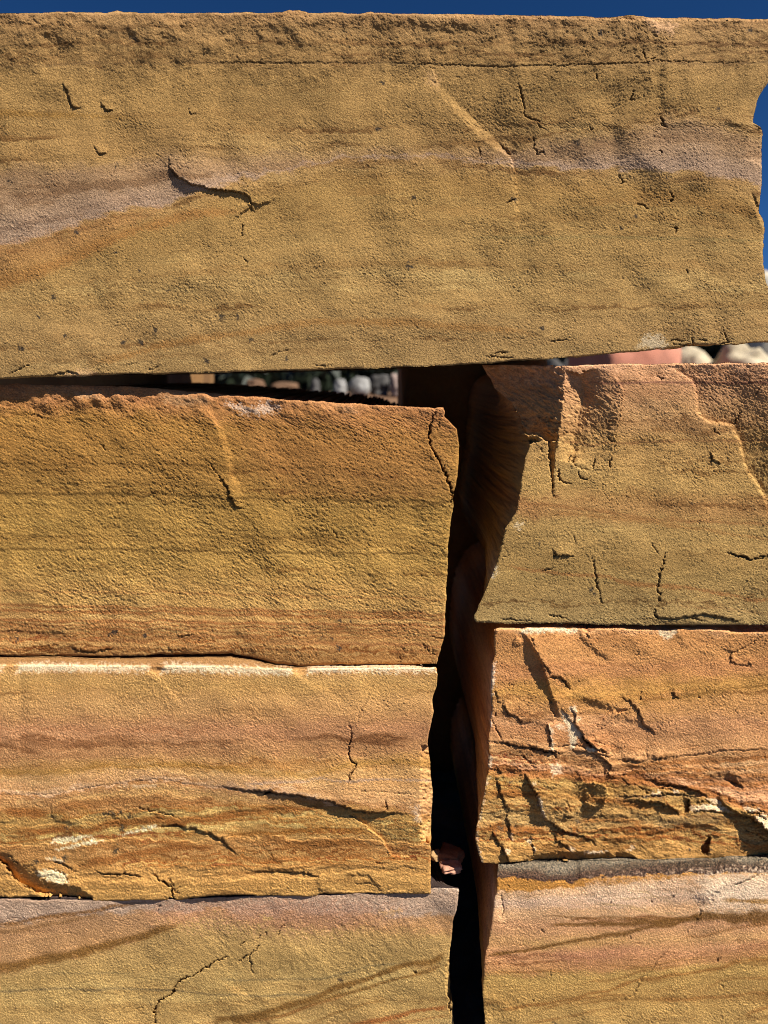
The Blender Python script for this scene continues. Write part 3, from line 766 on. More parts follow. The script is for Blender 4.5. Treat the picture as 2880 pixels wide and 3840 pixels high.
b.crack(C6((1185, 1135), (1212, 1098), (1200, 1040), (1200, 1010), (1225, 980), (1230, 945), (1260, 930), (1330, 890), (1360, 850), (1370, 820), (1400, 780), (1480, 750), (1540, 720), (1600, 682), (1659, 645)) + C7((30, 520), (70, 505), (110, 494)), 3.4, 4, .6)
b.crack(C7((155, 528), (182, 524), (184, 510), (230, 486), (270, 455), (300, 415)), 3.4, 3.4, .55); b.crack(C7((235, 480), (240, 560), (262, 612)), 2.2, 1.8, .4)
b.crack(C7((178, 432), (205, 395)), 2.6, 2); b.crack(C7((418, 362), (428, 330), (442, 298), (470, 284)), 3, 2.4); b.crack(C7((345, 335), (350, 352)), 2.2, 1.4); b.crack(C7((285, 390), (305, 350)), 2.2, 1.4)
b.crack(C7((868, 735), (870, 710), (885, 695)), 2.6, 1.6); b.crack(C7((1300, 592), (1315, 610)), 2.6, 1.6)
b.crack(C6((945, 1018), (970, 990), (1010, 985)), 2, .9, .3); b.crack(C6((1050, 998), (1120, 992)), 2, .9, .3); b.crack(C6((780, 280), (830, 235), (900, 218), (1000, 215)), 2, .9, .3)
b.crack(C6((1225, 250), (1230, 215), (1255, 200)), 2.2, 1.4, .4); b.crack(C6((500, 420), (560, 410)), 2, .8)
b.ledge(C7((30, 640), (110, 680), (180, 735), (260, 770)), 1.0, DL, 160, 16); b.ledge(C7((60, 760), (150, 800), (230, 850)), .8, DL, 120, 16)
b.bump(1300, 3420, 180, 60, .9, 20); b.bump(850, 3640, 110, 90, -.9, 30); b.bump(1400, 3560, 200, 80, .8)
b.patch(C7((1535, 480), (1560, 480), (1560, 785), (1530, 780), (1508, 740), (1510, 560)), [-4, -12, -14, -5, -1, -1])
b.crack(C7((1530, 770), (1535, 830), (1530, 870)), 3, 4, .5)
b.build("bottom left block of olive tan stone with a jagged diagonal crack", MAT, 7)

# ================================================================== UPPER RIGHT BLOCK
b = Stone(
    top=P((1700, 1371), (1808, 1370), (2118, 1370), (2273, 1366), (2562, 1363), (2755, 1363), (2880, 1361), (XR, 1358)),
    bottom=P((1700, 2334), (1796, 2334), (1865, 2338), (2178, 2338), (2308, 2345), (2880, 2345), (XR, 2346)),
    left=P((1806, 1365), (1839, 1420), (1851, 1455), (1915, 1507), (1951, 1575), (1961, 1619), (1978, 1650), (1985, 1672), (1971, 1710), (1959, 1778), (1951, 1837), (1935, 1917), (1901, 1977), (1891, 2008), (1865, 2104), (1822, 2217), (1780, 2310), (1780, 2328), (1792, 2340)),
    right=P((XR, 1300), (XR, 2400)),
    y=0.0, depth=420, seed=500, gain=1.1, edge=1.8)
b.bands([
    (P((1700, 1360), (XR, 1360)), (212, 160, 126)),
    (P((1700, 1392), (XR, 1390)), (184, 132, 98)),
    (P((1700, 1436), (XR, 1436)), (176, 126, 92)),
    (P((1700, 1444), (XR, 1444)), (172, 126, 90)),
    (P((1700, 1560), (2400, 1570), (XR, 1540)), (172, 130, 84)),
    (P((1700, 1660), (2400, 1680), (XR, 1640)), (170, 136, 78)),
    (P((1700, 1820), (XR, 1820)), (166, 134, 74)),
    (P((1700, 1890), (2200, 1895), (XR, 1930)), (164, 124, 72)),
    (P((1700, 1960), (XR, 2010)), (160, 132, 74)),
    (P((1700, 2140), (XR, 2140)), (152, 126, 70)),
    (P((1700, 2346), (XR, 2346)), (148, 128, 78)),
], warp=9, lam=.075, lamwl=14)
b.line(C3((200, 408), (400, 406), (900, 404), (1300, 402), (1700, 403)), (120, 72, 54), 2.6, .6, 80, 1)
b.line(P((2090, 1658), (2300, 1662), (2600, 1650), (XR, 1652)), (138, 88, 50), 3, .55, 60, 2)
b.line(A6((590, 90), (800, 120), (1200, 170), (1659, 190)), (146, 92, 50), 4, .45, 60); b.line(A6((700, 140), (1000, 160), (1300, 200), (1659, 260)), (150, 96, 50), 4, .4, 60)
b.line(A6((520, 370), (700, 395), (900, 415), (1100, 450), (1300, 465), (1659, 525)), (146, 88, 46), 4, .5, 60)
b.line(A6((1240, 545), (1400, 555), (1659, 575)), (140, 92, 52), 3, .3, 60)
b.blot(A6((560, 60), (700, 130), (650, 180), (570, 150)), (150, 94, 54), .4, 20, 10)
b.blot(A6((575, 185), (600, 190), (590, 212), (565, 205)), (214, 190, 150), .7, 6, 5)
b.blot(A6((480, 360), (492, 380), (470, 430), (462, 420)), (206, 190, 160), .5, 5, 4)
b.blot(B7((1020, 70), (1200, 68), (1400, 75), (1560, 80), (1540, 130), (1300, 110)), (220, 168, 140), .5, 10, 8)
b.spots(A6((672, 278), (895, 475), (908, 492), (1330, 98)), 8)
b.texture(swell=.8, lump=.20, fine=.10, ang=35, an=1.6)
F0 = [0] * 20
b.patch(B7((180, 40), (980, 60), (1000, 150), (1000, 330), (975, 500), (950, 650), (935, 800), (900, 780), (845, 800), (740, 735), (640, 735), (590, 740), (540, 620), (560, 540), (460, 410), (290, 290), (250, 200)),
        [-58, 0, 0, 0, 0, 0, 0, -7, -12, -20, -24, -28, -36, -37, -44, -52, -55], k=1)
hol = b.inside(b.X, b.Y, B7((180, 40), (980, 60), (1000, 330), (935, 800), (590, 740), (250, 200)))
b.H += hol * .8 * fnoise(b.sh, 6, 40, 1, seed=585)
b.patch(B7((838, 795), (935, 800), (905, 960), (900, 1100), (905, 1340), (885, 1250), (868, 1120), (852, 950)), [-6, 0, 0, 0, 0, -1.5, -4, -5.5])
b.patch(B7((600, 720), (700, 735), (740, 735), (770, 795), (680, 800), (630, 790)), [8, 5, 3, -6, -12, -4], k=1)
b.patch(B7((1000, 120), (1130, 160), (1165, 240), (1185, 330), (1130, 560), (1100, 700), (1080, 880), (1040, 990), (905, 960), (935, 850), (975, 500), (1000, 330)), [0, -4, -5, -5.5, -5, -4.5, -3.5, -.5, 0, 0, 0, 0], k=2.3)
b.patch(B7((1130, 160), (1165, 240), (1185, 330), (1130, 560), (1100, 700), (1080, 880), (1050, 990), (1150, 1000), (1250, 1040), (1400, 1000), (1470, 900), (1480, 750), (1540, 450), (1550, 300), (1450, 150), (1300, 100)),
        [-4, -5, -5.5, -5, -4.5, -3.5, -1, 0, 0, 0, .6, 1.5, 1.5, 1.2, 0, 0], k=2.3)
b.H += b.inside(b.X, b.Y, B7((1185, 200), (1100, 880), (1470, 900), (1550, 300))) * .08 * fnoise(b.sh, 1.5, 9, .7, seed=586)
b.ledge(B7((1540, 260), (1548, 330), (1535, 470), (1490, 690), (1478, 780), (1468, 915)), [0, 1.2, 1.2, 1.2, 2, 0], RT, 120, 4)
for c in (((1060, 992), (1085, 960), (1092, 942)), ((1285, 945), (1278, 1010), (1248, 1062)), ((1440, 928), (1420, 990), (1430, 1058)), ((952, 1048), (935, 1120), (965, 1155), (1005, 1182), (1080, 1186)), ((1122, 1068), (1140, 1130), (1170, 1146), (1245, 1146)), ((770, 850), (782, 890)), ((1400, 760), (1440, 790), (1470, 790))):
    b.crack(B7(*c), 3.0, 2.6, .5)
b.ledge(B7((1060, 1000), (1120, 1040), (1180, 1060), (1230, 1075)), 1.2, DN, 60, 4); b.ledge(B7((1090, 945), (1150, 960)), .9, DN, 40, 4)
b.patch(A4((1180, 540), (1235, 545), (1290, 580), (1345, 625), (1352, 740), (1385, 775), (1430, 792), (1500, 795), (1535, 870), (1560, 980), (1600, 1040), (1645, 1110)) + P((2900, 2010), (3000, 2300), (3150, 1360)) + A4((1500, 530),),
        [0, -.5, -1, -2, -2.5, -3, -3, -3, -3, -3, -3, -3, -2, 0, 15, 4], k=1)
b.ledge(A4((1235, 545), (1290, 580), (1345, 625), (1352, 740), (1385, 775), (1430, 792), (1500, 795), (1535, 870), (1560, 980), (1600, 1040), (1645, 1110)) + A6((1690, 130),), [0, 1, 1.4, 1.2, 1.4, 1.2, 1.4, 1.6, 1.4, 1.4, 1.2, 1], DL, 220, 9, .35)
b.crack(A4((1545, 735), (1525, 770), (1510, 800)), 2.8, 2); b.ledge(A4((1410, 915), (1420, 950), (1460, 972)), 1.8, UR, 40); b.crack(A4((1425, 810), (1430, 830), (1450, 838)), 2.6, 1.6)
b.crack(A4((1170, 585), (1200, 600), (1205, 615)), 2.6, 1.8); b.crack(A4((1590, 690), (1640, 620)), 2.2, 1.2)
b.ledge(A6((730, 322), (770, 326), (818, 330)), 2.6, UP, 50, 2.5); b.crack(A6((733, 310), (735, 328)), 2, 1)
b.crack(A6((900, 330), (908, 380), (915, 430), (928, 480), (942, 545)), 3.2, 2.4, .5)
b.crack(A6((1220, 308), (1205, 360), (1188, 420), (1180, 468), (1192, 500), (1182, 545)), 3.2, 2.6, .5)
b.ledge(A6((1170, 545), (1175, 590), (1240, 600), (1300, 590), (1390, 580), (1470, 594), (1530, 606), (1570, 602)), [0, 1.5, 1.8, 2.2, 3, 2.6, 2, 0], UP, 70, 3); b.crack(A6((1168, 548), (1172, 575), (1182, 598)), 3.4, 2.4)
b.crack(A6((1470, 310), (1520, 325), (1562, 335), (1590, 345), (1625, 332), (1680, 325)), 2.8, 2.2, .5); b.ledge(A6((1490, 315), (1560, 335), (1590, 345), (1680, 325)), 1.4, UP, 60)
b.crack(A6((1150, 270), (1180, 310), (1190, 320)), 2.2, 1.2); b.crack(A6((670, 385), (700, 392), (735, 378)), 2.2, 1); b.crack(A6((515, 320), (520, 335), (545, 320)), 2.2, 1.2)
b.crack(A6((705, 582), (760, 590), (790, 600)), 2.8, 2); b.crack(A6((820, 235), (830, 290)), 2, .9); b.crack(A6((725, 10), (730, 80)), 2.5, 1.6)
b.crack(A6((500, 600), (580, 605), (640, 610)), 2.2, 1.4); b.crack(A6((1300, 590), (1350, 602), (1390, 610)), 2.4, 1.6)
b.crack(P((1840, 2040), (1900, 2042)), 2.2, .8)
b.bump(2120, 2050, 60, 70, .9, 20); b.bump(2560, 2150, 160, 120, .9)
for x, y, r in ((2440, 1400, 40), (2330, 1385, 30), (2640, 1390, 40)):
    b.bump(x, y, r, 26, -1.2)
b.build("upper right block, pink at the top, with a shaded broken hollow at its left corner", MAT, 6, .8)

# ================================================================== MIDDLE RIGHT BLOCK
b = Stone(
    top=P((1780, 2360), (1857, 2360), (1888, 2354), (1943, 2354), (2169, 2358), (2310, 2358), (2413, 2361), (2502, 2364), (2550, 2360), (2619, 2358), (2733, 2363), (2740, 2369), (2880, 2371), (XR, 2374)),
    bottom=P((1780, 3235), (1864, 3237), (1908, 3235), (1980, 3225), (2111, 3226), (2176, 3239), (2197, 3230), (2379, 3227), (2440, 3239), (2458, 3232), (2550, 3227), (2688, 3221), (2791, 3218), (2842, 3209), (2880, 3209), (XR, 3205)),
    left=P((1857, 2355), (1855, 2406), (1853, 2450), (1845, 2492), (1843, 2543), (1841, 2612), (1840, 2663), (1834, 2749), (1830, 2777), (1833, 2814), (1830, 2838), (1833, 2900), (1825, 2912), (1822, 2952), (1814, 3003), (1802, 3048), (1788, 3100), (1786, 3141), (1795, 3192), (1805, 3235)),
    right=P((XR, 2300), (XR, 3300)),
    y=0.002, depth=420, seed=600, gain=1.16, edge=1.8)
l3 = A8((400, 85), (450, 92), (720, 132), (880, 150), (1000, 172), (1130, 176), (1200, 165), (1400, 140), (1659, 125), (2200, 120))
rb = A8((400, 215), (560, 222), (700, 236), (850, 250), (960, 262), (1100, 262), (1250, 285), (1400, 320), (1560, 370), (1659, 390), (2200, 420))
b.bands([
    (P((1780, 2350), (XR, 2360)), (206, 150, 104)),
    (P((1780, 2385), (XR, 2390)), (186, 126, 74)),
    (P((1780, 2450), (XR, 2440)), (180, 122, 70)),
    (P((1780, 2530), (2300, 2510), (XR, 2480)), (176, 114, 70)),
    (P((1780, 2590), (2300, 2600), (2600, 2580), (XR, 2550)), (178, 128, 62)),
    (P((1780, 2640), (2300, 2660), (2600, 2640), (XR, 2610)), (184, 130, 76)),
    (P((1780, 2720), (2300, 2720), (XR, 2700)), (182, 126, 86)),
    (sh(l3, -6), (188, 134, 88)),
    (sh(l3, 6), (170, 118, 72)),
    (sh(l3, 50), (176, 124, 80)),
    (sh(rb, -24), (172, 118, 84)),
    (sh(rb, -8), (146, 84, 42)),
    (sh(rb, 12), (150, 88, 42)),
    (sh(rb, 28), (168, 132, 68)),
    (A8((400, 330), (700, 330), (900, 335), (1200, 380), (1659, 470), (2200, 520)), (158, 108, 50)),
    (A8((400, 360), (700, 370), (900, 380), (1200, 410), (1659, 500), (2200, 550)), (182, 142, 78)),
    (A8((400, 425), (700, 435), (900, 440), (1200, 440), (1659, 530), (2200, 580)), (184, 154, 92)),
    (A8((400, 470), (700, 475), (900, 480), (1100, 470), (1300, 450), (1659, 560), (2200, 600)), (158, 104, 50)),
    (A8((400, 540), (1100, 540), (1659, 580)), (178, 130, 66)),
    (P((1780, 3240), (XR, 3220)), (170, 128, 66)),
], warp=8, lam=.10, lamwl=13)
b.lamz(l3, A8((400, 560), (1100, 560), (1659, 560), (2200, 560)), .30, 9)
b.C *= (1 - .16 * sstep(0, 60, b.Y - icurve(rb, b.X)))[..., None]
for c, w, a in ((((440, 318), (600, 320), (700, 330)), 7, .6), (((850, 335), (1000, 350), (1150, 380)), 7, .5), (((820, 440), (1000, 430), (1150, 435)), 5, .5), (((980, 525), (1100, 500), (1250, 470), (1450, 455)), 5, .6),
                (((1000, 560), (1150, 520), (1300, 490)), 4, .5), (((420, 470), (560, 470), (700, 485)), 8, .6), (((1000, 200), (1300, 185), (1659, 160)), 4, .4), (((1000, 230), (1300, 215), (1659, 200)), 4, .45), (((1050, 260), (1300, 240), (1659, 235)), 4, .45), (((1250, 300), (1500, 275), (1659, 270)), 5, .45)):
    b.line(A8(*c), (146, 84, 36), w, a, 50)
b.line(B2((350, 910), (700, 860), (1000, 800), (1300, 755), (1659, 730)), (128, 84, 36), 2.6, .5, 60, 1)
b.line(B2((-100, 245), (200, 242), (500, 230), (800, 200), (1300, 195)), (150, 96, 50), 2.6, .35, 60, 1); b.line(B2((750, 1140), (1000, 1120), (1300, 1100), (1659, 1150)), (150, 96, 62), 2.4, .4, 60, 1)
b.line(B2((350, 1310), (700, 1280), (1000, 1250)), (160, 104, 64), 2.4, .4, 60, 1); b.line(B2((600, 1420), (900, 1390), (1300, 1320)), (160, 104, 60), 2.4, .4, 60, 1)
W2 = (232, 204, 166)
for pg, a in ((B1((600, 105), (900, 102), (1250, 112), (1240, 150), (1000, 145), (800, 155), (650, 150)), .85), (B2((450, 128), (560, 132), (660, 122), (640, 200), (560, 240), (480, 180)), .7),
              (B1((1050, 1010), (1100, 1040), (1160, 1080), (1230, 1200), (1295, 1258), (1240, 1300), (1215, 1420), (1170, 1425), (1150, 1250), (1100, 1130)), .8), (B1((940, 1160), (970, 1195), (965, 1300), (985, 1440), (945, 1445), (950, 1280)), .8),
              (B1((1150, 985), (1180, 950), (1225, 960), (1205, 1060)), .8), (B1((1000, 1160), (1090, 1150), (1100, 1220), (1000, 1200)), .55), (B1((1230, 1050), (1290, 1080), (1250, 1140), (1215, 1100)), .4), (B1((1330, 1400), (1400, 1400), (1480, 1440), (1350, 1450)), .7),
              (B3((808, 600), (845, 650), (860, 730), (888, 855), (850, 830), (820, 690)), .95), (B3((945, 250), (1040, 235), (1085, 340), (960, 385)), .55), (B3((1350, 65), (1480, 92), (1400, 105), (1350, 95)), .7), (B3((265, 150), (320, 190), (300, 290), (270, 280)), .65),
              (B4((380, 585), (480, 540), (495, 580), (300, 603)), .75), (B4((815, 720), (1000, 690), (1180, 720), (1170, 752), (820, 757)), .7), (B4((1000, 625), (1100, 625), (1150, 680), (1050, 690)), .55), (B4((1390, 725), (1560, 740), (1560, 765), (1410, 752)), .85),
              (B4((1490, 835), (1600, 800), (1659, 800), (1700, 1000), (1640, 960), (1560, 860)), .75), (B4((630, 530), (690, 535), (700, 560), (640, 560)), .7), (B4((1000, 745), (1200, 735), (1250, 765), (1100, 755)), .5), (B4((170, 1140), (220, 1140), (180, 1180), (110, 1200)), .6),
              (B3((1290, 1205), (1450, 1195), (1560, 1205), (1480, 1222), (1320, 1225)), .8), (B3((450, 1175), (500, 1175), (500, 1225), (465, 1220)), .6), (B3((750, 1140), (790, 1180), (780, 1220), (755, 1200)), .6), (B3((660, 1060), (740, 1075), (720, 1120), (690, 1105)), .6), (B3((1150, 1165), (1200, 1165), (1195, 1200), (1160, 1190)), .6),
              (B3((480, 1000), (520, 1010), (535, 1080), (510, 1060)), .5), (B3((740, 450), (800, 455), (790, 480), (745, 475)), .6)):
    b.blot(pg, W2, a * .9, 4, 2.5)
b.blot(B1((300, 480), (330, 490), (340, 700), (310, 760), (285, 1150), (275, 1100), (285, 800)), (226, 196, 166), .7, 5, 6)
b.blot(B3((250, 390), (262, 400), (230, 560), (150, 930), (135, 1050), (200, 1330), (160, 1250), (128, 1050)), (216, 190, 156), .5, 4, 4)
for pg, a in ((B4((480, 870), (600, 840), (850, 780), (1100, 770), (1250, 850), (1100, 880), (850, 880), (620, 920), (450, 960)), .45), (B3((1120, 1000), (1250, 1010), (1240, 1050), (1150, 1050)), .5), (B3((840, 660), (900, 700), (960, 860), (900, 830)), .5),
              (B4((0, 595), (500, 570), (800, 560), (880, 620), (600, 610), (200, 625), (0, 640)), .4), (B3((380, 940), (430, 940), (420, 965), (385, 960)), .8), (B3((1240, 860), (1270, 865), (1265, 890), (1238, 890)), .8), (B3((720, 1250), (1200, 1210), (1330, 1240), (1280, 1320), (1000, 1290)), .4)):
    b.blot(pg, (92, 78, 58), a, 10, 9)
b.spots(B4((1030, 1180), (800, 1180)) + B3((560, 930), (670, 990), (500, 445), (1370, 330)), 7)
b.texture(swell=.9, lump=.20, fine=.10, ang=32, an=1.7)
lowz = sstep(2780, 2900, b.Y)
b.H += lowz * (.5 * fnoise(b.sh, 12, 60, 1.2, aniso=2, seed=683) + .18 * fnoise(b.sh, 2, 14, .8, aniso=2.5, ang=8, seed=684) + .35 * n1(b.t, 22, 688) + .2 * n1(b.t, 9, 689))
b.ledge(B1((590, 140), (650, 170), (720, 260), (790, 380), (832, 465), (870, 560), (900, 655), (932, 780), (970, 880), (1002, 960), (1032, 1060), (1040, 1100)), [0, 2.5, 6, 8, 9, 8.5, 7.5, 5, 3.5, 6, 4, 0], UR, 230, 6)
b.ledge(B1((560, 205), (610, 220), (640, 270)), 2, DL, 60, 5)
b.ledge(B1((905, 870), (940, 900), (945, 990), (1000, 1080)), 1.5, DL, 40, 3)
b.ledge(B1((1245, 110), (1300, 220), (1400, 315), (1520, 410), (1620, 470)), 2.2, UR, 160, 12); b.ledge(B1((1310, 140), (1340, 190), (1370, 220)), 1.0, UR, 40)
b.ledge(B1((850, 460), (900, 540), (950, 610)), 1.5, UR, 60); b.ledge(B1((910, 630), (1060, 640), (1110, 690), (1155, 775)), 1.6, UR, 90, 4, .3); b.crack(B1((1060, 640), (1110, 690), (1150, 760)), 2.4, 1.5)
b.ledge(B1((730, 200), (765, 260), (785, 310)), 1.0, UR, 40)
b.ledge(B1((1180, 870), (1350, 900), (1480, 930), (1659, 990)) + B2((0, 1050), (60, 1110)), 2.4, UP, 120, 16, .3)
b.ledge(B2((30, 848), (140, 900), (220, 970), (270, 1070), (300, 1150), (360, 1200), (432, 1275)), [0, 1.6, 2.4, 2.8, 3, 2.2, 0], UR, 140, 4); b.ledge(B2((100, 1110), (230, 1120), (290, 1170)), 1.4, UP, 60, 8)
b.ledge(B1((1165, 945), (1205, 1060), (1212, 1150), (1270, 1225), (1300, 1290), (1350, 1350), (1450, 1422), (1500, 1440)), [0, 2, 3, 3, 3.5, 3, 3, 0], UR, 80, 3)
b.ledge(B1((1050, 970), (1100, 1035), (1180, 1130), (1255, 1235)), 1.6, UR, 40, 3); b.crack(B1((1275, 1265), (1330, 1340), (1400, 1400), (1450, 1430)), 3.4, 3)
b.ledge(B1((905, 1150), (920, 1180), (942, 1250), (945, 1320), (938, 1395)), 3.4, RT, 60, 3); b.ledge(B1((630, 1140), (750, 1130), (860, 1150), (920, 1190)), 1.0, UP, 60, 6)
b.ledge(B1((335, 775), (370, 860), (385, 930)), 1.2, UR, 60); b.ledge(B1((410, 920), (430, 960), (465, 1010), (510, 1050), (560, 1070), (610, 1105), (632, 1165)), [0, 2.5, 3, 2, 1.6, 1.8, 0], UR, 90, 3)
b.crack(B1((310, 1090), (325, 1170), (375, 1255), (430, 1345)), 2.8, 2); b.crack(B1((350, 1020), (345, 1060), (320, 1090)), 3, 2.2); b.crack(B1((485, 710), (500, 735), (540, 735)), 2.6, 1.8)
b.ledge(B3((270, 5), (430, 20), (610, 58), (770, 82), (880, 98), (980, 122), (1110, 132)), [0, 1.2, 1.6, 2.2, 2.6, 2.4, 0], UP, 80, 3); b.crack(B3((265, 0), (430, 18), (610, 56), (770, 80), (980, 120), (1110, 132)), 2.4, 1.4)
b.ledge(B3((930, 105), (985, 130), (1022, 180)), 2.5, UR, 40); b.crack(B3((1000, 55), (1060, 62), (1150, 40), (1250, 45), (1340, 70)), 2.2, 1.4)
b.ledge(B3((1180, 100), (1340, 110), (1450, 140), (1560, 160), (1620, 175)), 2.4, UP, 60, 3)
b.ledge(B3((1330, -10), (1370, 40), (1420, 72), (1490, 92), (1575, 135)), 3.0, UR, 70, 3); b.ledge(B3((1410, -5), (1500, 5), (1560, 30)), 1.2, UP, 40)
b.ledge(B3((1420, 140), (1500, 185), (1570, 225), (1600, 260), (1585, 310)), 4.0, UR, 60, 3); b.ledge(B3((1525, 325), (1590, 378), (1670, 405)), 2.2, UP, 60, 3)
b.crack(B3((640, 150), (670, 190), (700, 210)), 2.4, 1.4); b.ledge(B3((700, 210), (760, 240), (800, 250)), .9, UR, 40)
b.ledge(B4((-20, 190), (170, 208), (280, 222), (350, 200)), [0, 1.8, 2.2, 0], UP, 70, 3); b.ledge(B4((420, 192), (470, 188), (530, 185)), 1.8, UP, 40)
b.ledge(B4((340, 195), (560, 182), (810, 152), (1000, 122), (1200, 95), (1700, 90)), .8, UP, 60, 3); b.ledge(B4((325, 90), (338, 200)), 1.0, LF, 70, 3); b.ledge(B4((70, 80), (85, 40), (100, 5)), .8, LF, 40)
b.lk = 1.0
b.ledge(B3((345, 285), (390, 320), (415, 362)), 1.6, UR, 60); b.ledge(B3((355, 395), (385, 490), (400, 570), (430, 650), (470, 730), (530, 822)), [0, 2.4, 2.6, 1.8, 1, 0], UR, 110, 3)
b.ledge(B3((470, 780), (480, 880), (490, 980), (510, 1050), (535, 1110)), [1, 3, 3, 2.4, 0], UR, 90, 3); b.ledge(B3((300, 975), (340, 1055), (400, 1145)), 2.0, UR, 80)
b.ledge(B3((400, 1140), (450, 1215), (480, 1290), (500, 1330)), [1, 6, 6, 6], UR, 110, 3)
b.ledge(B3((650, 345), (690, 400), (735, 500), (790, 560), (812, 640), (842, 750), (885, 862), (930, 885), (1010, 930), (1100, 982), (1200, 1010), (1300, 1037), (1380, 1072), (1455, 1135)), [0, 6, 6, 6, 7, 7, 6, 4, 4.5, 4, 2.4, 2.2, 2, 0], UR, 150, 3)
b.ledge(B3((970, 1010), (1010, 1085), (1080, 1128), (1140, 1165), (1190, 1205)), [0, 2.4, 2.4, 2.8, 0], UR, 80, 3); b.ledge(B3((745, 1120), (755, 1180), (775, 1245)), [1, 3, 0], UR, 50, 3); b.crack(B3((640, 1075), (700, 1070), (775, 1082)), 2.6, 1.8)
b.patch(B3((1190, 300), (1230, 325), (1300, 430), (1420, 450), (1520, 470), (1575, 555), (1550, 660), (1480, 700), (1380, 716), (1310, 680), (1290, 620), (1170, 560), (1180, 440)), [0, 0, 1, 3, 4.5, 5, 4.5, 3, 2.4, 1.5, 0, 0, 0])
b.ledge(B3((1220, 320), (1290, 420), (1420, 455), (1530, 480)), 1.6, UP, 60, 5)
b.ledge(B3((1095, 800), (1140, 828), (1200, 830)), 2.0, UR, 50, 3); b.ledge(B3((1105, 600), (1130, 700), (1165, 790)), .9, LF, 60, 4); b.ledge(B3((1480, 788), (1520, 795), (1550, 815)), 1.0, UP, 40)
b.patch(B3((700, 1290), (770, 1240), (1000, 1222), (1200, 1200), (1290, 1230), (1450, 1222), (1560, 1222), (1700, 1255), (1700, 1330), (1340, 1335), (1270, 1345), (1080, 1305), (800, 1320)), [-1, -.5, -.5, -.5, -.5, -.5, -.5, -.5, -6, -6, -5, -7, -5])
b.patch(B4((-10, 1210), (150, 1222), (235, 1275), (380, 1338), (200, 1320), (-10, 1320)), [-.5, -.5, -.5, -2, -6, -6])
b.ledge(B3((1090, 1295), (1150, 1310), (1275, 1338)), 2, UP, 40)
b.ledge(B4((320, 405), (450, 445), (600, 480), (720, 492), (830, 522), (930, 562), (1015, 608)), [0, 2, 3, 3.5, 4, 4, 0], UP, 120, 3, .3)
b.ledge(B4((60, 420), (120, 450), (150, 480)), 1.4, UP, 40); b.crack(B4((230, 480), (290, 530), (350, 560), (430, 560)), 2.4, 2); b.crack(B4((460, 480), (480, 520), (560, 510), (640, 545)), 3, 2.6); b.crack(B4((0, 375), (100, 365), (200, 370), (240, 400)), 2.4, 1.6)
b.ledge(B4((-20, 600), (150, 598), (300, 600), (500, 585), (650, 572), (800, 590), (870, 620)), [0, 1.6, 2, 2.5, 3, 3, 0], UP, 60, 4)
b.ledge(B4((80, 652), (250, 648), (350, 668), (430, 660), (560, 702), (650, 752), (700, 805)), [0, 2, 3.5, 5, 6.5, 6.5, 0], UR, 80, 4, .3)
b.patch(B4((740, 610), (800, 640), (800, 740), (790, 780), (690, 800), (640, 660)), [0, -4, -4, -2, 0, 0])
b.ledge(B4((830, 755), (1000, 762), (1090, 760), (1210, 792)), 1.8, UP, 40, 4); b.ledge(B4((880, 655), (1000, 660), (1060, 690)), 1.4, UP, 40, 4)
b.ledge(B4((1080, 612), (1130, 640), (1180, 690), (1250, 740), (1350, 800), (1480, 832), (1580, 902), (1659, 990), (1800, 1120)), [0, 4, 6, 8, 10, 13, 15, 15, 14], UR, 150, 4, .2)
b.ledge(B4((1370, 940), (1450, 975), (1540, 1015), (1659, 1085), (1800, 1180)), [0, 3, 4, 4, 4], UR, 60, 3)
b.ledge(B4((1520, 950), (1540, 1000), (1530, 1010)), 1, UR, 20); b.crack(B4((1420, 755), (1540, 790), (1600, 830), (1659, 850)), 2.6, 2.4); b.ledge(B4((1540, 735), (1590, 770), (1659, 790)), 1.6, UP, 50)
b.patch(B4((995, 1060), (1030, 1062), (1006, 1150), (1016, 1210), (992, 1235), (950, 1225), (920, 1190), (932, 1140), (970, 1110)), [-6] * 9)
b.ledge(B4((1190, 400), (1250, 440), (1330, 462), (1392, 505)), 2.6, UR, 70, 4); b.bump(2740, 2925, 24, 14, -2.4, 30); b.crack(B4((975, 1018), (1005, 1060)), 2.4, 1.8)
b.ledge(B4((1370, 600), (1385, 700), (1400, 740)), 1.4, RT, 60, 6)
b.ledge(B2((590, 798), (625, 825), (660, 855), (692, 880)), [0, 2.4, 2.6, 0], UR, 50, 2.5)
b.ledge(B2((1430, 295), (1320, 350), (1270, 370), (1250, 410), (1258, 460), (1290, 495), (1320, 505)), [0, .3, .8, 1.6, 1.8, 1.6, 0], UR, 60, 2.5); b.crack(B2((1590, 160), (1570, 220), (1430, 295), (1290, 360)), 2, .9, .3)
b.ledge(B2((1445, 478), (1460, 490), (1475, 512)), 1.4, UR, 30); b.crack(B2((275, 790), (272, 850), (255, 900)), 2.2, 1.2); b.crack(B2((890, 850), (910, 882)), 2.2, 1.4); b.ledge(B2((1310, 500), (1370, 502), (1480, 515)), .7, UP, 40)
b.crack(B2((220, 340), (240, 370), (215, 420)), 2, .8); b.crack(B2((1310, 980), (1325, 1030)), 2.2, 1.2); b.crack(B2((1575, 1020), (1590, 1050)), 2.2, 1.2); b.ledge(B2((640, 120), (680, 200), (760, 330)), 1.6, UR, 120, 14)
b.bump(2200, 2363, 8, 10, -3); b.bump(1850, 2950, 20, 60, -1)
b.build("orange middle right block with a deep slash and shattered flaky lower half", MAT, 6, .8)

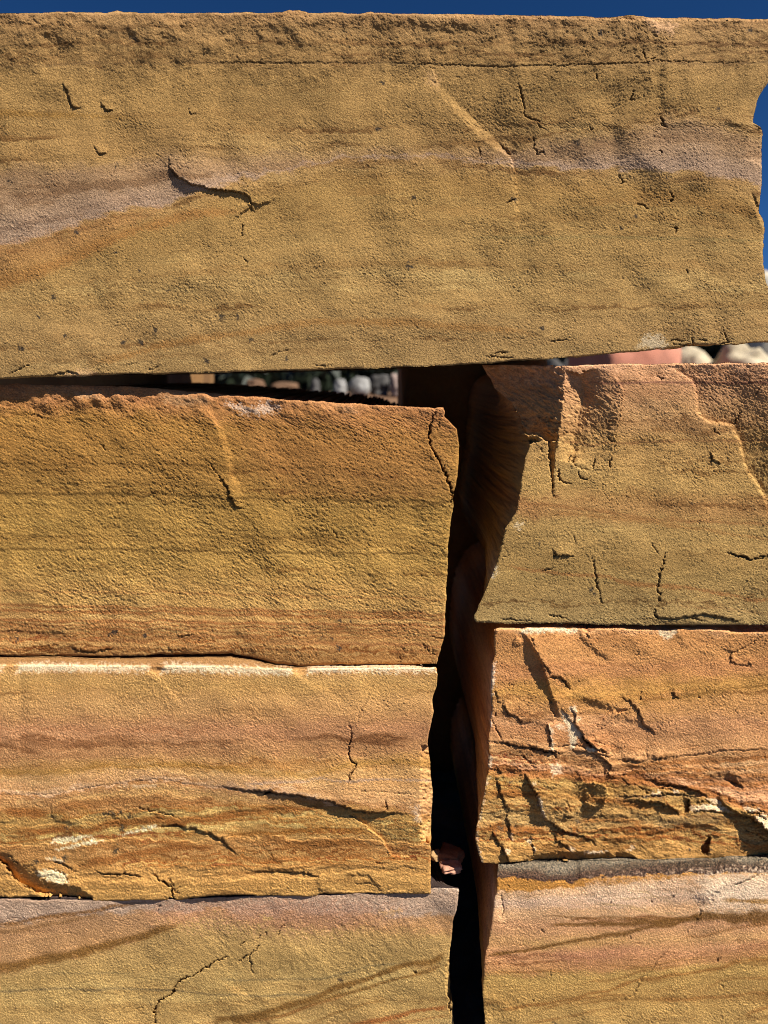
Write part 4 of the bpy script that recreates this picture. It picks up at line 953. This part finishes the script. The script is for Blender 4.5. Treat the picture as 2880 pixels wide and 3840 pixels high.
# ================================================================== BOTTOM RIGHT BLOCK
b = Stone(
    top=P((1800, 3238), (1867, 3236), (2100, 3226), (2400, 3226), (2700, 3218), (2880, 3206), (XR, 3200)),
    bottom=P((1780, 3998), (XR, 3998)),
    left=P((1867, 3225), (1866, 3269), (1862, 3293), (1866, 3312), (1862, 3346), (1854, 3377), (1850, 3410), (1846, 3454), (1836, 3509), (1822, 3571), (1814, 3640), (1812, 3736), (1817, 3840), (1817, 4000)),
    right=P((XR, 3190), (XR, 4010)),
    y=-0.016, depth=440, seed=700, gain=1.1, edge=1.6)
dk = C8((100, 145), (185, 146), (400, 148), (560, 154), (610, 152), (640, 140), (830, 128), (1000, 120), (1240, 108), (1300, 112), (1360, 118), (1430, 104), (1659, 102), (2300, 96))
og = C8((100, 200), (185, 206), (290, 208), (420, 194), (600, 186), (830, 166), (1000, 150), (1150, 132), (1240, 126), (1290, 120), (1400, 114), (1659, 104), (2300, 98))
mainl = C8((100, 564), (120, 560), (250, 545), (400, 520), (560, 490), (700, 465), (900, 430), (1100, 387), (1250, 358), (1300, 345), (1500, 345), (1659, 342), (2300, 330))
b.bands([
    (sh(dk, -60), (136, 124, 104)),
    (sh(dk, -40), (112, 98, 80)),
    (sh(dk, -22), (92, 70, 54)),
    (sh(dk, -4), (74, 52, 42)),
    (sh(dk, 2), (176, 116, 46)),
    (sh(og, -4), (180, 120, 50)),
    (sh(og, 5), (208, 170, 134)),
    (C8((100, 280), (700, 260), (1240, 240), (2300, 220)), (206, 170, 138)),
    (C8((100, 330), (700, 320), (1240, 310), (1659, 300), (2300, 300)), (200, 160, 122)),
    (C8((100, 400), (700, 390), (1240, 380), (1659, 380), (2300, 380)), (188, 138, 102)),
    (C8((100, 480), (700, 480), (1240, 470), (2300, 450)), (186, 140, 92)),
    (C8((100, 560), (600, 560), (1240, 540), (1659, 480), (2300, 440)), (180, 124, 88)),
    (C8((100, 640), (700, 630), (1240, 590), (1659, 540), (2300, 500)), (174, 122, 78)),
    (C8((100, 680), (700, 680), (1240, 640), (1659, 590), (2300, 560)), (172, 140, 74)),
    (C8((100, 800), (1240, 780), (2300, 760)), (178, 142, 76)),
    (C8((100, 1000), (2300, 1000)), (172, 144, 82)),
], warp=5, lam=.075, lamwl=14)
cr7 = sstep(3, -3, b.wy - icurve(dk, b.X))[..., None]
b.C *= 1 + cr7 * (np.clip(.26 * b.grit + .16 * b.rag, -.45, .6)[..., None] * np.array([1.1, 1, .9]) - .40)
b.blot(C8((1250, 130), (1450, 115), (1680, 110), (1680, 310), (1500, 320), (1310, 300), (1330, 260), (1250, 200)), (216, 190, 160), .6, 30, 15)
b.blot(C8((700, 170), (1150, 140), (1220, 170), (1000, 230), (700, 260)), (216, 184, 152), .5, 40, 15)
b.blot(C8((450, 540), (700, 520), (900, 490), (980, 520), (820, 560), (560, 590)), (160, 100, 82), .55, 22, 12)
b.blot(C8((330, 480), (600, 470), (880, 455), (900, 490), (700, 505), (420, 530)), (186, 148, 84), .5, 16, 10)
b.blot(C8((1220, 130), (1270, 165), (1310, 190), (1280, 200), (1230, 160)), (176, 120, 76), .55, 8, 6)
bl = (112, 70, 28)
b.line(mainl, bl, [4, 4, 5, 6, 8, 14, 20, 20, 18], .8, 60, 2)
b.line(C8((1260, 350), (1100, 372), (950, 382), (760, 386), (600, 384), (440, 390)), bl, [3, 5, 7, 7, 7, 8], .75, 60, 2)
b.line(C8((1180, 362), (1050, 355), (900, 350), (700, 345), (400, 334)), bl, [2, 2.5, 4, 4], .5, 60, 2)
b.line(C8((1380, 254), (1500, 265), (1600, 262), (1680, 255)), (156, 106, 54), 5, .7, 60, 2); b.line(C8((700, 270), (900, 290), (1060, 330), (1200, 345)), (176, 130, 84), 2.4, .5, 60, 1)
b.line(C8((800, 255), (1000, 240), (1130, 240), (1180, 215)), (176, 132, 92), 2.4, .4, 60, 1); b.line(C8((880, 200), (1000, 210), (1060, 245), (1180, 285)), (180, 136, 94), 2.4, .4, 60, 1)
b.line(C8((1150, 480), (1400, 430), (1560, 390), (1680, 372)), (156, 100, 56), 4, .5, 60, 2)
for c, w, a in ((((110, 652), (300, 645), (480, 644), (600, 652)), 2.4, .5), (((160, 862), (330, 835), (600, 790), (780, 752), (960, 688), (1150, 660), (1400, 620), (1680, 560)), 4, .6), (((620, 720), (800, 690), (1000, 640), (1200, 610)), 3, .4), (((1040, 792), (1200, 800), (1350, 788), (1500, 770), (1680, 764)), 4, .5),
                (((400, 855), (660, 780), (800, 772), (940, 765)), 3, .5), (((1300, 640), (1450, 612), (1680, 590)), 6, .35), (((1280, 770), (1400, 700), (1500, 690), (1680, 672)), 3, .4), (((1480, 900), (1680, 830)), 4, .5), (((300, 930), (600, 880), (900, 830)), 3, .4), (((850, 640), (1000, 620), (1150, 585), (1400, 560)), 2.4, .35), (((560, 560), (800, 610), (1000, 625)), 2.4, .3)):
    b.line(C8(*c), (146, 92, 44), w, a, 60, 2)
b.spots(C8((85, 430), (500, 925)), 6)
b.texture(swell=.8, lump=.18, fine=.09, ang=30, an=1.6)
dd = np.clip(icurve(dk, b.X) + 4 - b.Y, 0, 80)
b.H -= 0.0030 * dd ** 2 + .05 * dd
b.H += (dd > 2) * .22 * fnoise(b.sh, 1, 5, .4, seed=783)
b.ledge(C8((1282, 288), (1330, 250), (1380, 212), (1430, 180), (1458, 150)), [0, 1.8, 2.2, 1.6, 0], UL, 120, 7, .2); b.ledge(C8((1282, 288), (1340, 268), (1420, 210), (1500, 165), (1610, 118)), .7, UL, 60, 5.5)
b.crack(C8((1610, 118), (1500, 165), (1450, 190)), 2, 1.2, .4)
b.crack(C8((1285, 284), (1292, 310), (1285, 340), (1262, 385), (1235, 410), (1200, 450)), 2.4, .8, .0)
b.crack(C8((1150, 515), (1120, 520), (1085, 560), (1060, 580), (1020, 638), (985, 670), (965, 680), (970, 700), (940, 735), (930, 765), (870, 800), (858, 835)), 2.4, .9, .05)
for c in (((205, 230), (215, 300), (205, 360)), ((785, 180), (800, 168)), ((1120, 248), (1150, 225)), ((800, 260), (798, 280)), ((900, 450), (908, 470)), ((470, 645), (475, 665)), ((1020, 255), (1022, 275)), ((425, 415), (432, 440)), ((1370, 590), (1400, 570)), ((1400, 710), (1420, 740)), ((235, 165), (250, 180), (230, 200)), ((560, 860), (580, 840)), ((370, 800), (380, 815)), ((190, 620), (200, 600))):
    b.crack(C8(*c), 2.3, 1.3, .4)
b.bump(1885, 3390, 16, 60, -.9); b.bump(1990, 3350, 40, 60, .8); b.bump(1840, 3790, 34, 30, -1.6); b.bump(2600, 3800, 200, 60, .7)
b.build("bottom right block with a dark crust and orange rim along its top edge", MAT, 5, .7)

# ================================================================== loose chips, stones behind, ground, tree
def put(name, me, loc, mat, label=None, cat=None, group=None, kind=None, parent=None):
    o = bpy.data.objects.new(name, me)
    o.location = loc
    if mat: me.materials.append(mat)
    for k, v in (("label", label), ("category", cat), ("group", group), ("kind", kind)):
        if v: o[k] = v
    if parent: o.parent = parent
    scene.collection.objects.link(o)
    return o

import bmesh
def boulder_mesh(name, r, seed, sub=4, rough=.18, boxy=.5, freq=1.4):
    bm = bmesh.new()
    bmesh.ops.create_icosphere(bm, subdivisions=sub, radius=1)
    off = Vector((seed * 7.3, seed * 3.1, seed * 5.7))
    for v in bm.verts:
        n = v.co.normalized()
        m = max(abs(n.x), abs(n.y), abs(n.z))
        q = n.lerp(n / m, boxy)
        f = 1 + rough * mnoise.fractal(n * freq + off, 1.0, 2.0, 5) + rough * .5 * mnoise.cell(n * 1.7 + off) * .3
        v.co = Vector((q.x * r[0] * f, q.y * r[1] * f, q.z * r[2] * f))
    zmin = min(v.co.z for v in bm.verts)
    for v in bm.verts: v.co.z -= zmin
    for f in bm.faces: f.smooth = True
    me = bpy.data.meshes.new(name)
    bm.to_mesh(me); bm.free()
    return me

L3 = lambda *c: tuple(float(v) for v in lin(c))
chip_pink = rock_mat("chip pink", .14, (L3(176, 122, 98), L3(204, 158, 130)), .3)
chip_brown = rock_mat("chip brown", .14, (L3(120, 78, 54), L3(160, 110, 76)), .3)
chip_tan = rock_mat("chip tan", .14, (L3(168, 130, 84), L3(196, 160, 112)), .3)
dark_chip = rock_mat("dark chip", .14, (L3(60, 56, 52), L3(96, 90, 82)), .3)
def chip(px, py, y, r, seed, mat, label, rot=0.0, tilt=0.0, boxy=.5):
    x, _, z = to_world(px, py, y)
    o = put("stone_chip", boulder_mesh("stone_chip", r, seed, 4, .3, boxy), (x, y, z), mat, label, "stone chip", "loose chips on the ledges")
    o.rotation_euler = (tilt, 0, rot)
chip(1690, 3268, .021, (.0098, .0075, .0036), 3, chip_pink, "pale pink sunlit chip on the corner of the bottom left block", .2, 0, .6)
chip(1692, 3236, .036, (.0115, .010, .0062), 5, chip_brown, "dark brown flat chip behind the pink chip in the gap", -.3, 0, .7)
chip(1634, 3226, .034, (.0062, .006, .0050), 8, chip_tan, "rounded tan pebble beside the corner of the lower left block", .1, 0, .1)
chip(2592, 3247, .001, (.0028, .0024, .0024), 12, dark_chip, "tiny dark pebble on the dark crust of the bottom right block", .4, 0, .6)

G0 = (HY - 3998) * S            # ground level under the lowest course
# ground
gm = bpy.data.materials.new("gravelly ground"); gm.use_nodes = True
N = gm.node_tree.nodes; L = gm.node_tree.links
tc = N.new("ShaderNodeTexCoord"); nz = N.new("ShaderNodeTexNoise"); nz.inputs["Scale"].default_value = 14; nz.inputs["Detail"].default_value = 9
vr = N.new("ShaderNodeTexVoronoi"); vr.inputs["Scale"].default_value = 45
cr = N.new("ShaderNodeValToRGB"); cr.color_ramp.elements[0].color = (*L3(44, 40, 36), 1); cr.color_ramp.elements[1].color = (*L3(84, 76, 66), 1)
mx = N.new("ShaderNodeMath"); mx.operation = 'MULTIPLY_ADD'; mx.inputs[1].default_value = .5
L.new(tc.outputs["Object"], nz.inputs["Vector"]); L.new(tc.outputs["Object"], vr.inputs["Vector"])
L.new(vr.outputs["Distance"], mx.inputs[0]); L.new(nz.outputs[0], mx.inputs[2]); L.new(mx.outputs[0], cr.inputs[0])
L.new(cr.outputs[0], N["Principled BSDF"].inputs["Base Color"]); N["Principled BSDF"].inputs["Roughness"].default_value = .95
bpn = N.new("ShaderNodeBump"); bpn.inputs["Distance"].default_value = .01; L.new(mx.outputs[0], bpn.inputs["Height"]); L.new(bpn.outputs[0], N["Principled BSDF"].inputs["Normal"])
gs = 64
bm = bmesh.new()
co = [math.copysign(abs(t) ** 3 * 600, t) for t in np.linspace(-1, 1, gs)]
gv = [[bm.verts.new((x, y, 0 if (abs(x) < 1.2 and -1.5 < y < 3.4) else .05 * mnoise.noise(Vector((x * .4, y * .4, 0))) - .01)) for x in co] for y in co]
for j in range(gs - 1):
    for i in range(gs - 1):
        bm.faces.new((gv[j][i], gv[j][i + 1], gv[j + 1][i + 1], gv[j + 1][i]))
me = bpy.data.meshes.new("ground"); bm.to_mesh(me); bm.free()
put("ground", me, (0, 0, G0), gm, kind="structure")

# rear course of the stack: rough stones standing behind the gap and behind the left block
rear = rock_mat("rear stone", .12, (L3(120, 88, 56), L3(160, 120, 76)), .3)
def rear_stone(px0, px1, pyt, y0, y1, seed, label):
    ym = (y0 + y1) / 2
    x0 = to_world(px0, 0, y0)[0]; x1 = to_world(px1, 0, y0)[0]
    zt = to_world(0, pyt, y0)[2]
    me = boulder_mesh("rear_stone", (1, 1, 1), seed, 5, .05, .93, 2.0)
    cs = np.array([v.co for v in me.vertices]); lo, hi = cs.min(0), cs.max(0)
    for v in me.vertices:
        q = [(v.co[i] - lo[i]) / (hi[i] - lo[i]) for i in range(3)]
        v.co = ((q[0] - .5) * (x1 - x0), (q[1] - .5) * (y1 - y0), q[2] * (zt - G0))
    put("rear_stone", me, ((x0 + x1) / 2, ym, G0), rear, label, "stone block", "rough stones of the rear course")
rear_stone(1488, 2080, 1150, .445, .80, 21, "rough dark stone closing the back of the upright gap")
rear_stone(-900, 640, 1150, .420, .78, 22, "rough stone in the dark behind the ochre left block")

# stones lying a few steps behind, out of focus
def back_stone(name, px0, px1, pyt, y, seed, tint, label, zb=None, dy=.12, boxy=.4, rough=.16, grp="blurred stones behind the stack"):
    x0 = to_world(px0, 0, y)[0]; x1 = to_world(px1, 0, y)[0]
    zt = to_world(0, pyt, y)[2]
    zb = G0 if zb is None else zb
    me = boulder_mesh(name, (1, 1, 1), seed, 4, rough, boxy, 1.6)
    cs = np.array([v.co for v in me.vertices]); lo, hi = cs.min(0), cs.max(0)
    for v in me.vertices:
        q = [(v.co[i] - lo[i]) / (hi[i] - lo[i]) for i in range(3)]
        v.co = ((q[0] - .5) * (x1 - x0), (q[1] - .5) * dy * 2, q[2] * (zt - zb))
    put(name, me, ((x0 + x1) / 2, y + dy, zb), rock_mat(name, .1, tint, .4), label, "boulder", grp)
white = (L3(96, 94, 92), L3(176, 174, 170)); grey = (L3(60, 58, 56), L3(104, 102, 100)); tan = (L3(150, 136, 110), L3(206, 192, 164))
pinkt = (L3(188, 122, 98), L3(206, 142, 118)); brown = (L3(84, 62, 46), L3(120, 92, 70))
zl = to_world(0, 1480, 2.1)[2]
back_stone("boulder", 500, 1640, 1478, 2.1, 30, brown, "long low dark boulder under the small white stones behind the gap", None, .35, .85, .05)
back_stone("boulder", 1247, 1300, 1420, 2.15, 31, white, "small round white stone seen blurred through the left gap", zl - .02, .05, .1)
back_stone("boulder", 1302, 1390, 1411, 2.20, 32, white, "wider white stone right of the round one in the left gap", zl - .02, .06, .2)
back_stone("boulder", 1386, 1462, 1404, 2.26, 33, grey, "grey blocky stone in the left gap beside the pinkish one", zl - .02, .06, .7)
back_stone("boulder", 1462, 1520, 1400, 2.15, 34, (L3(130, 112, 104), L3(170, 150, 140)), "pinkish grey stone at the right end of the left gap", zl - .02, .06, .6)
back_stone("boulder", 1160, 1196, 1417, 2.2, 35, grey, "little grey stone left of the white ones in the left gap", zl - .02, .05, .2)
back_stone("boulder", 905, 985, 1420, 2.3, 36, brown, "dim brownish stone at the left end of the left gap", zl - .02, .06, .3)
back_stone("boulder", 1010, 1120, 1432, 2.5, 37, brown, "dim low brown stone between the brownish and little grey stones", zl - .02, .06, .3)
back_stone("boulder", 2275, 2572, 1230, 1.9, 40, pinkt, "smooth pink block seen blurred in the right gap", None, .3, .93, .03)
back_stone("boulder", 2560, 2775, 1262, 2.3, 41, tan, "pale tan boulder right of the pink block in the right gap", None, .3, .35)
back_stone("boulder", 2800, 3050, 1255, 2.0, 42, tan, "rounded tan boulder at the right end of the right gap", None, .3, .3)
back_stone("boulder", 2858, 3300, 975, 3.2, 43, (L3(170, 160, 140), L3(222, 214, 196)), "tall pale boulder past the right end of the top slab", None, .4, .4)
back_stone("boulder", 2080, 2240, 1330, 2.8, 44, grey, "grey boulder in the shade left of the pink block", None, .3, .4)

# added row of near-black shrubs, standing in for the shade between the stones
shrub_leaf = bpy.data.materials.new("shrub leaves"); shrub_leaf.use_nodes = True
sln = shrub_leaf.node_tree
sn = sln.nodes.new("ShaderNodeTexNoise"); sn.inputs["Scale"].default_value = 9
sr = sln.nodes.new("ShaderNodeValToRGB"); sr.color_ramp.elements[0].color = (.008, .013, .006, 1); sr.color_ramp.elements[1].color = (.024, .034, .014, 1)  # near-black leaves, so the slots read as shade
sln.links.new(sn.outputs[0], sr.inputs[0]); sln.links.new(sr.outputs[0], sln.nodes["Principled BSDF"].inputs["Base Color"])
wood = bpy.data.materials.new("shrub wood"); wood.use_nodes = True
wood.node_tree.nodes["Principled BSDF"].inputs["Base Color"].default_value = (.05, .035, .025, 1)
def shrub(px, y, w, h, seed, label):
    x = to_world(px, 0, y)[0]
    root = bpy.data.objects.new("added_dark_shrub", None)
    root.location = (x, y, G0)
    root["label"] = label; root["category"] = "shrub"; root["group"] = "added dark shrubs standing in for shade behind the stones"
    scene.collection.objects.link(root)
    r = random.Random(seed)
    bm = bmesh.new()
    for k in range(5):
        a = r.uniform(0, 6.28)
        tip = Vector((math.cos(a) * w * .25, math.sin(a) * w * .2, h * .7))
        res = bmesh.ops.create_cone(bm, cap_ends=True, segments=7, radius1=.03, radius2=.008, depth=1)
        q = tip.to_track_quat('Z', 'Y')
        for v in res["verts"]:
            v.co = q @ Vector((v.co.x, v.co.y, (v.co.z + .5) * tip.length))
    m = bpy.data.meshes.new("stems"); bm.to_mesh(m); bm.free()
    put("stems", m, (0, 0, 0), wood, parent=root)
    vs, fs = [], []
    for k in range(5200):
        d = Vector((r.gauss(0, 1), r.gauss(0, 1), r.gauss(0, 1))).normalized()
        rad = r.uniform(.45, 1) ** .5 * (1 + .18 * mnoise.noise(d * 2.2 + Vector((seed, 0, 0))))
        p = Vector((d.x * w * .5 * rad, d.y * w * .42 * rad, h * .5 + d.z * h * .5 * rad))
        if p.z < .02: continue
        t = Vector((r.gauss(0, 1), r.gauss(0, 1), r.gauss(0, 1))).normalized() * r.uniform(.05, .085)
        n = t.cross(d).normalized() * .028
        i = len(vs)
        vs += [p - t, p + n, p + t, p - n]; fs.append((i, i + 1, i + 2, i + 3))
    m = bpy.data.meshes.new("foliage"); m.from_pydata(vs, [], fs)
    put("foliage", m, (0, 0, 0), shrub_leaf, parent=root)
for i, (px, y, w, h, lab) in enumerate(((450, 4.2, 1.5, 1.5, "added dark shrub standing in for shade at the left end of the left gap"), (1060, 4.0, 1.4, 1.6, "added dark shrub standing in for shade behind the dim brown stones in the left gap"),
        (1600, 4.1, 1.4, 1.5, "added dark shrub standing in for shade behind the pinkish grey stone in the left gap"), (2150, 4.2, 1.5, 1.6, "added dark shrub standing in for shade left of the pink block in the right gap"), (2740, 4.3, 1.4, 1.35, "added dark shrub standing in for shade between the two tan boulders in the right gap"))):
    shrub(px, y, w, h, 50 + i, lab)

# dark conifer beyond, its edge showing past the right end of the top slab
ty = 9.0
tx, _, tz = to_world(3060, 800, ty)
troot = bpy.data.objects.new("conifer_tree", None)
troot.location = (tx, ty, G0)
troot["label"] = "dark green conifer beyond the right end of the top slab"
troot["category"] = "tree"
scene.collection.objects.link(troot)
bark = bpy.data.materials.new("bark"); bark.use_nodes = True
bark.node_tree.nodes["Principled BSDF"].inputs["Base Color"].default_value = (.07, .05, .035, 1)
bn = bark.node_tree.nodes.new("ShaderNodeTexNoise"); bn.inputs["Scale"].default_value = 30
bb = bark.node_tree.nodes.new("ShaderNodeBump"); bark.node_tree.links.new(bn.outputs[0], bb.inputs["Height"]); bark.node_tree.links.new(bb.outputs[0], bark.node_tree.nodes["Principled BSDF"].inputs["Normal"])
leaf = bpy.data.materials.new("needles"); leaf.use_nodes = True
ln_ = leaf.node_tree
li = ln_.nodes.new("ShaderNodeTexNoise"); li.inputs["Scale"].default_value = 4
lr = ln_.nodes.new("ShaderNodeValToRGB"); lr.color_ramp.elements[0].color = (.018, .035, .014, 1); lr.color_ramp.elements[1].color = (.05, .075, .03, 1)
ln_.links.new(li.outputs[0], lr.inputs[0]); ln_.links.new(lr.outputs[0], ln_.nodes["Principled BSDF"].inputs["Base Color"])
th = tz - G0 + .25
bm = bmesh.new()
bmesh.ops.create_cone(bm, cap_ends=True, segments=12, radius1=.11, radius2=.01, depth=th)
bmesh.ops.translate(bm, verts=bm.verts, vec=(0, 0, th / 2))
me = bpy.data.meshes.new("trunk"); bm.to_mesh(me); bm.free()
put("trunk", me, (0, 0, 0), bark, parent=troot)
rnd = random.Random(4)
bm = bmesh.new()
for k in range(120):
    z = th * (.08 + .92 * (k / 120) ** .9)
    a = k * 2.399
    reach = .95 * (1 - z / (th * 1.02)) ** .8 * rnd.uniform(.75, 1.1) + .05
    dirv = Vector((math.cos(a), math.sin(a), 0))
    side = Vector((-dirv.y, dirv.x, 0))
    for j in range(48):
        t = rnd.uniform(.12, 1)
        p = dirv * reach * t + Vector((0, 0, z - .22 * reach * t + .1 * t * t * reach)) + side * rnd.uniform(-.22, .22) * reach * (1.1 - t) + Vector((0, 0, rnd.uniform(-.04, .04)))
        d = (dirv * rnd.uniform(.3, 1) + side * rnd.uniform(-.9, .9) + Vector((0, 0, rnd.uniform(-.4, .3)))).normalized() * rnd.uniform(.07, .14)
        w = d.cross(Vector((rnd.uniform(-1, 1), rnd.uniform(-1, 1), 1))).normalized() * .016
        bm.faces.new([bm.verts.new(p - w), bm.verts.new(p + w), bm.verts.new(p + d)])
me = bpy.data.meshes.new("crown"); bm.to_mesh(me); bm.free()
put("crown", me, (0, 0, 0), leaf, parent=troot)
